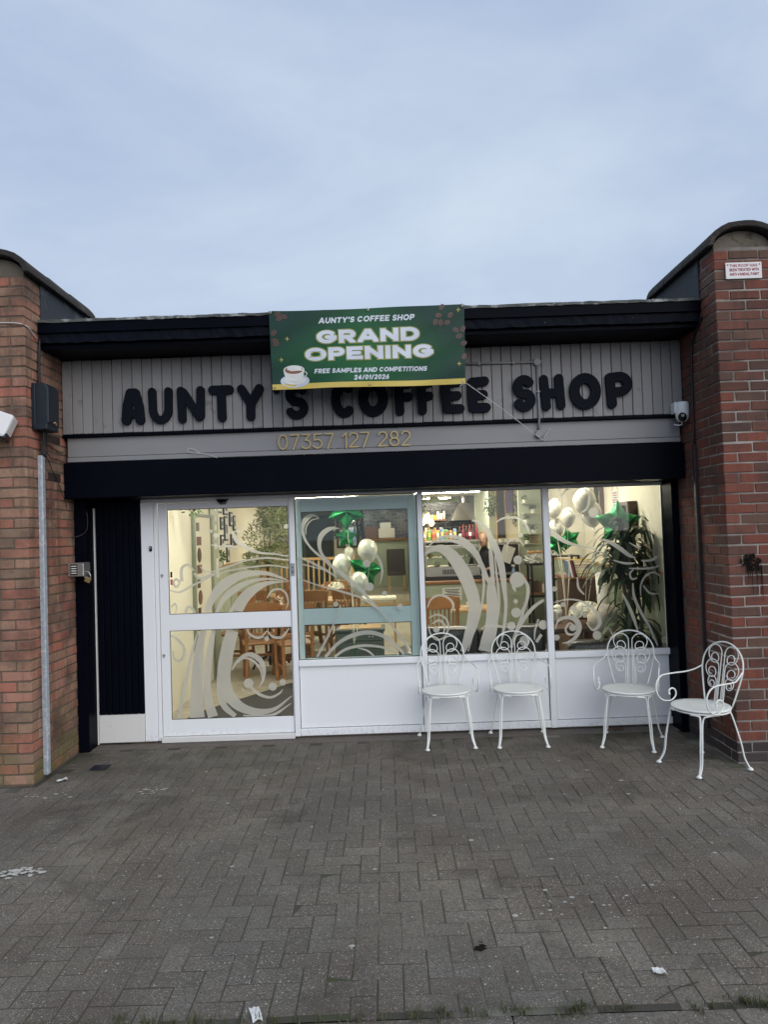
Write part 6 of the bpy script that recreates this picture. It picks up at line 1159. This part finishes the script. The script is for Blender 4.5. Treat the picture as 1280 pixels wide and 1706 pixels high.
# wall bits on the party wall
b1 = thing('shelf_box', 'deep dark wall box holding grasses high on the cream wall', 'shelf', (2.42,1.86,1.88)); MB().box(2.415,2.459,1.74,1.76,1.88,2.28).box(2.415,2.459,1.96,1.98,1.88,2.28).box(2.415,2.459,1.76,1.96,1.88,1.90).box(2.415,2.459,1.76,1.96,2.26,2.28).build('frame', m_dwood, b1); leafy('grass', m_vine, b1, [((2.41,1.86,2.05),(.03,.06,.10))], 90, 0.12, 0.005, 14, -0.8)
b2 = thing('shelf_box', 'square dark wall box with a small house ornament', 'shelf', (2.42,0.87,1.74)); MB().box(2.36,2.459,0.70,0.735,1.74,1.98).box(2.36,2.459,1.005,1.04,1.74,1.98).box(2.36,2.459,0.735,1.005,1.74,1.775).box(2.36,2.459,0.735,1.005,1.945,1.98).build('frame', m_dwood, b2)
MB().lathe([(0.03,0),(0.05,0.03),(0.045,0.06),(0.0,0.09)],4,(2.40,0.87,1.776)).build('ornament', m_box, b2)
th = thing('hanging_wall_sign', 'small white hanging sign with printed lines on the cream wall', 'sign', (2.45,1.35,1.93)); MB().box(2.452,2.459,1.24,1.45,1.93,2.12).build('plate', m_paper, th)
MB().tube([(2.455,1.25,2.12),(2.455,1.345,2.21),(2.455,1.44,2.12)],0.002,5).build('string', m_dwood, th)
for i in range(6): MB().box(2.4495,2.4515,1.27,1.42-0.02*(i%3),2.09-i*.025,2.10-i*.025).build('printed_line', m_red if i%2 else m_bframe, th)

# ------------------------------------------------------------------ balloons
def balloon(x, y, z, r_, h, label, grp, tilt=0, rib=None):
    t = thing('latex_balloon', label, 'balloon', (x,y,z), grp); pr = []
    for i in range(17):
        a = math.pi*i/16; q = math.sin(a); zz = -math.cos(a); pr.append((max(0.002,r_*q*(1-0.16*max(0,-zz))*1.0), zz*h*(1.0 if zz>0 else 1.12)))
    m = MB().lathe(pr,24); 
    mt = Matrix.Rotation(tilt,3,'Y'); MB().add([Vector((x,y,z))+mt@Vector(p) for p in m.v],m.f).build('envelope', m_latex, t, smooth=True)
    kp = Vector((x,y,z))+mt@Vector((0,0,-h*1.12)); MB().lathe([(0.011,-0.02),(0.004,0.0),(0.006,0.006)],9,kp).build('knot', m_latex, t)
    if rib: MB().tube(catmull([kp+Vector((0,0,-0.015)),((kp.x+rib[0])/2+0.02,(kp.y+rib[1])/2,(kp.z+rib[2])/2),rib],6),0.0022,5).build('ribbon', m_ribbon, t)
def star(x, y, z, r_, rot, yaw, label, grp, rib=None):
    t = thing('star_balloon', label, 'balloon', (x,y,z), grp); n = 60; V = []; F = []; rings = 7
    def rad(a):
        k = abs(((a*5/(2*math.pi)+.5)%1.0)-.5)*2*math.pi/5; ri = 0.56; s36 = math.pi/5; return r_*min(1.0,ri*math.sin(s36)/(math.sin(k)*(1-ri*math.cos(s36))+ri*math.sin(s36)*math.cos(k)))*0.97
    for side in (-1,1):
        base = len(V); V.append((0,side*r_*.30,0))
        for j in range(1,rings+1):
            f = j/rings
            for i in range(n):
                a = 2*math.pi*i/n; q = rad(a)*f; th_ = r_*.30*math.sqrt(max(0,1-f**2.2))*(0.75+0.25*math.cos(a*5))*(1+0.03*math.sin(a*30)*f)
                V.append((q*math.sin(a),side*th_,q*math.cos(a)))
        for i in range(n):
            F.append((base,base+1+i,base+1+(i+1)%n) if side<0 else (base,base+1+(i+1)%n,base+1+i))
            for j in range(rings-1):
                A = base+1+j*n; q = (A+i,A+n+i,A+n+(i+1)%n,A+(i+1)%n); F.append(q if side<0 else q[::-1])
    mt = Matrix.Rotation(yaw,3,'Z')@Matrix.Rotation(rot,3,'Y'); MB().add([Vector((x,y,z))+mt@Vector(p) for p in V],F).build('envelope', m_foil, t, smooth=True)
    if rib: MB().tube(catmull([(x,y,z-r_*.45),((x+rib[0])/2+.015,(y+rib[1])/2,(z+rib[2])/2),rib],6),0.0022,5).build('ribbon', m_ribbon, t)
g1 = 'balloon cluster behind the second window'; w1 = (-0.36,1.3,0.60); MB().lathe([(0.05,0),(0.055,0.02),(0.03,0.07)],12,(-0.36,1.3,0.55)).add([],[])
balloon(-0.46,1.20,1.43,0.098,0.125,'pearl latex balloon on the mullion side of the second window cluster',g1,R(12),w1); balloon(-0.185,1.20,1.575,0.104,0.125,'highest pearl latex balloon of the second window cluster',g1,R(-6),w1); balloon(-0.275,1.00,1.255,0.096,0.118,'lowest pearl latex balloon of the second window cluster',g1,R(-4),w1); balloon(-0.42,2.0,1.53,0.058,0.085,'small pearl latex balloon behind the second window cluster',g1,0,w1)
star(-0.41,1.55,2.00,0.22,R(36),R(5),'green foil star half hidden at the top of the inner door leaf',g1,w1); star(-0.455,2.2,1.72,0.145,0,R(-10),'small green foil star in front of the mirror',g1,w1); star(-0.22,1.5,1.36,0.23,R(15),R(20),'green foil star behind the pearl balloons of the second window',g1,w1)
MB().lathe([(0.06,0),(0.065,0.03),(0.035,0.09)],12,(-0.36,1.3,0.0085)).tube([(-0.36,1.3,0.09),(-0.36,1.3,0.61)],0.008,6).build('balloon_weight', m_foil, label='weighted stand holding the second window balloon ribbons', cat='balloon weight')
g2 = 'balloon cluster behind the plant window'; w2 = (1.86,1.25,0.775)
balloon(1.785,1.25,1.955,0.072,0.10,'small pearl balloon highest beside the mullion of the plant window',g2,R(5),w2); balloon(1.885,1.10,1.85,0.073,0.10,'small pearl balloon in the middle of the plant window cluster',g2,R(6),w2); balloon(1.815,1.32,1.75,0.075,0.10,'lowest small pearl balloon of the plant window cluster',g2,R(-5),w2); balloon(2.01,0.92,2.01,0.112,0.128,'big pearl balloon highest in the plant window cluster',g2,R(8),(2.0,1.0,0.95)); balloon(2.10,1.03,1.885,0.108,0.135,'big pearl balloon beside the hanging wall sign',g2,R(-10),(2.02,1.0,0.95))
star(1.835,1.45,1.58,0.14,R(20),R(10),'green foil star nearest the mullion of the plant window',g2,w2); star(1.965,1.4,1.62,0.135,R(-15),R(-15),'green foil star below the small pearl balloons',g2,w2); star(2.235,0.62,1.765,0.235,R(2),R(-14),'big green foil star rising above the strap-leaved plant',g2,(2.25,0.6,1.1))

# ------------------------------------------------------------------ more of the shop's clutter
def shelf_row(name, x0, x1, y, z, label, cat, n, seed, matl):
    rr = random.Random(seed); t = thing(name, label, cat, ((x0+x1)/2,y,z)); MB().box(x0,x1,y-0.10,y+0.10,z-0.025,z).build('board', m_oak, t)
    for i in range(n):
        x = x0+0.04+(x1-x0-0.08)*i/(n-1); h_ = rr.uniform(0.08,0.2); m = rr.choice(matl)
        if rr.random()<.5: MB().lathe([(0.02,0),(0.03,0.01),(0.03,h_*.7),(0.018,h_*.85),(0.02,h_)],10,(x,y,z+0.001)).build('jar', m, t, smooth=True)
        else: MB().box(x-.028,x+.028,y-.04,y+.04,z+0.001,z+h_).build('carton', m, t, bev=0.004)
    return t
shelf_row('kitchen_shelf', 0.80, 1.35, 9.45, 2.02, 'high kitchen shelf of jars on the black tiles', 'shelf', 8, 2, (m_box,m_card,m_wpot,m_yellow)); shelf_row('kitchen_shelf', 0.80, 1.40, 9.45, 1.70, 'lower kitchen shelf of cartons on the black tiles', 'shelf', 9, 3, (m_box,m_red,m_wpot,m_oakl))
shelf_row('stand_shelf', 2.0, 2.27, 3.78, 0.86, 'row of jars on the lower level of the pastry stand', 'jars', 5, 5, (m_box,m_card,m_dwood))
rg = thing('metal_shelf_rack', 'black metal rack with glassware between counter and cream wall', 'rack', (2.25,2.9,0.0085))
for x in (2.08,2.40):
    for y in (2.72,3.05): MB().box(x,x+.025,y,y+.025,0.0085,1.40).build('post', m_bframe, rg)
for z in (0.35,0.75,1.10,1.38): MB().box(2.08,2.425,2.72,3.075,z,z+.018).build('shelf', m_bframe, rg)
for i in range(10): MB().lathe([(0.018,0),(0.028,0.07),(0.026,0.07)],10,(2.13+(i%5)*.06,2.80,(0.769,1.119)[i//5])).build('cup', m_wpot, label='%s white cup on the %s level of the black metal rack'%(('first','second','third','fourth','fifth')[i%5],('middle','upper')[i//5]), cat='cup', group='cups on the black metal rack')
for i,(x,y,z) in enumerate(((2.2,2.9,1.4),(-2.45,4.3,1.345))): leafy_t = thing('potted_fern', ('small fern on top of the black metal rack','small fern on the dado below the framed pictures')[i], 'plant', (x,y,z)); MB().lathe([(0.04,0),(0.055,0.08),(0.05,0.08)],12,(x,y,z)).build('pot', m_wpot, leafy_t); leafy('fronds', m_vine, leafy_t, [((x,y,z+0.14),(.09,.09,.07))], 120, 0.09, 0.012, i+40, 0.2)
crn = thing('ceiling_garland', 'green leafy garland hung above the sliding door pane', 'garland', (-1.9,0.5,2.2)); leafy('leaves', m_vine, crn, [((-1.98,1.1,2.08),(.10,.08,.07)),((-1.78,1.3,2.16),(.10,.08,.05))], 90, 0.06, 0.016, 51, 0.3); MB().tube(catmull([(-2.19,0.9,2.3),(-2.0,1.1,2.14),(-1.75,1.3,2.2),(-1.6,1.4,CZ)],5),0.004,5).build('stem', m_bark, crn)
for i,(x,y) in enumerate(((-1.70,3.3),(-1.45,3.6),(-0.65,5.0),(1.05,3.0))):
    t = thing('table_setting', 'white cup and saucer on %s'%('the first cafe table near its flowers','the far side of the first cafe table','the flower table','the cafe table before the counter')[i], 'crockery', (x,y,0.76)); MB().lathe([(0.02,0),(0.065,0.012),(0.06,0.014)],14,(x,y,0.761)).build('saucer', m_wpot, t); MB().lathe([(0.02,0.014),(0.036,0.07),(0.033,0.07)],12,(x,y,0.762)).build('cup', m_wpot, t)
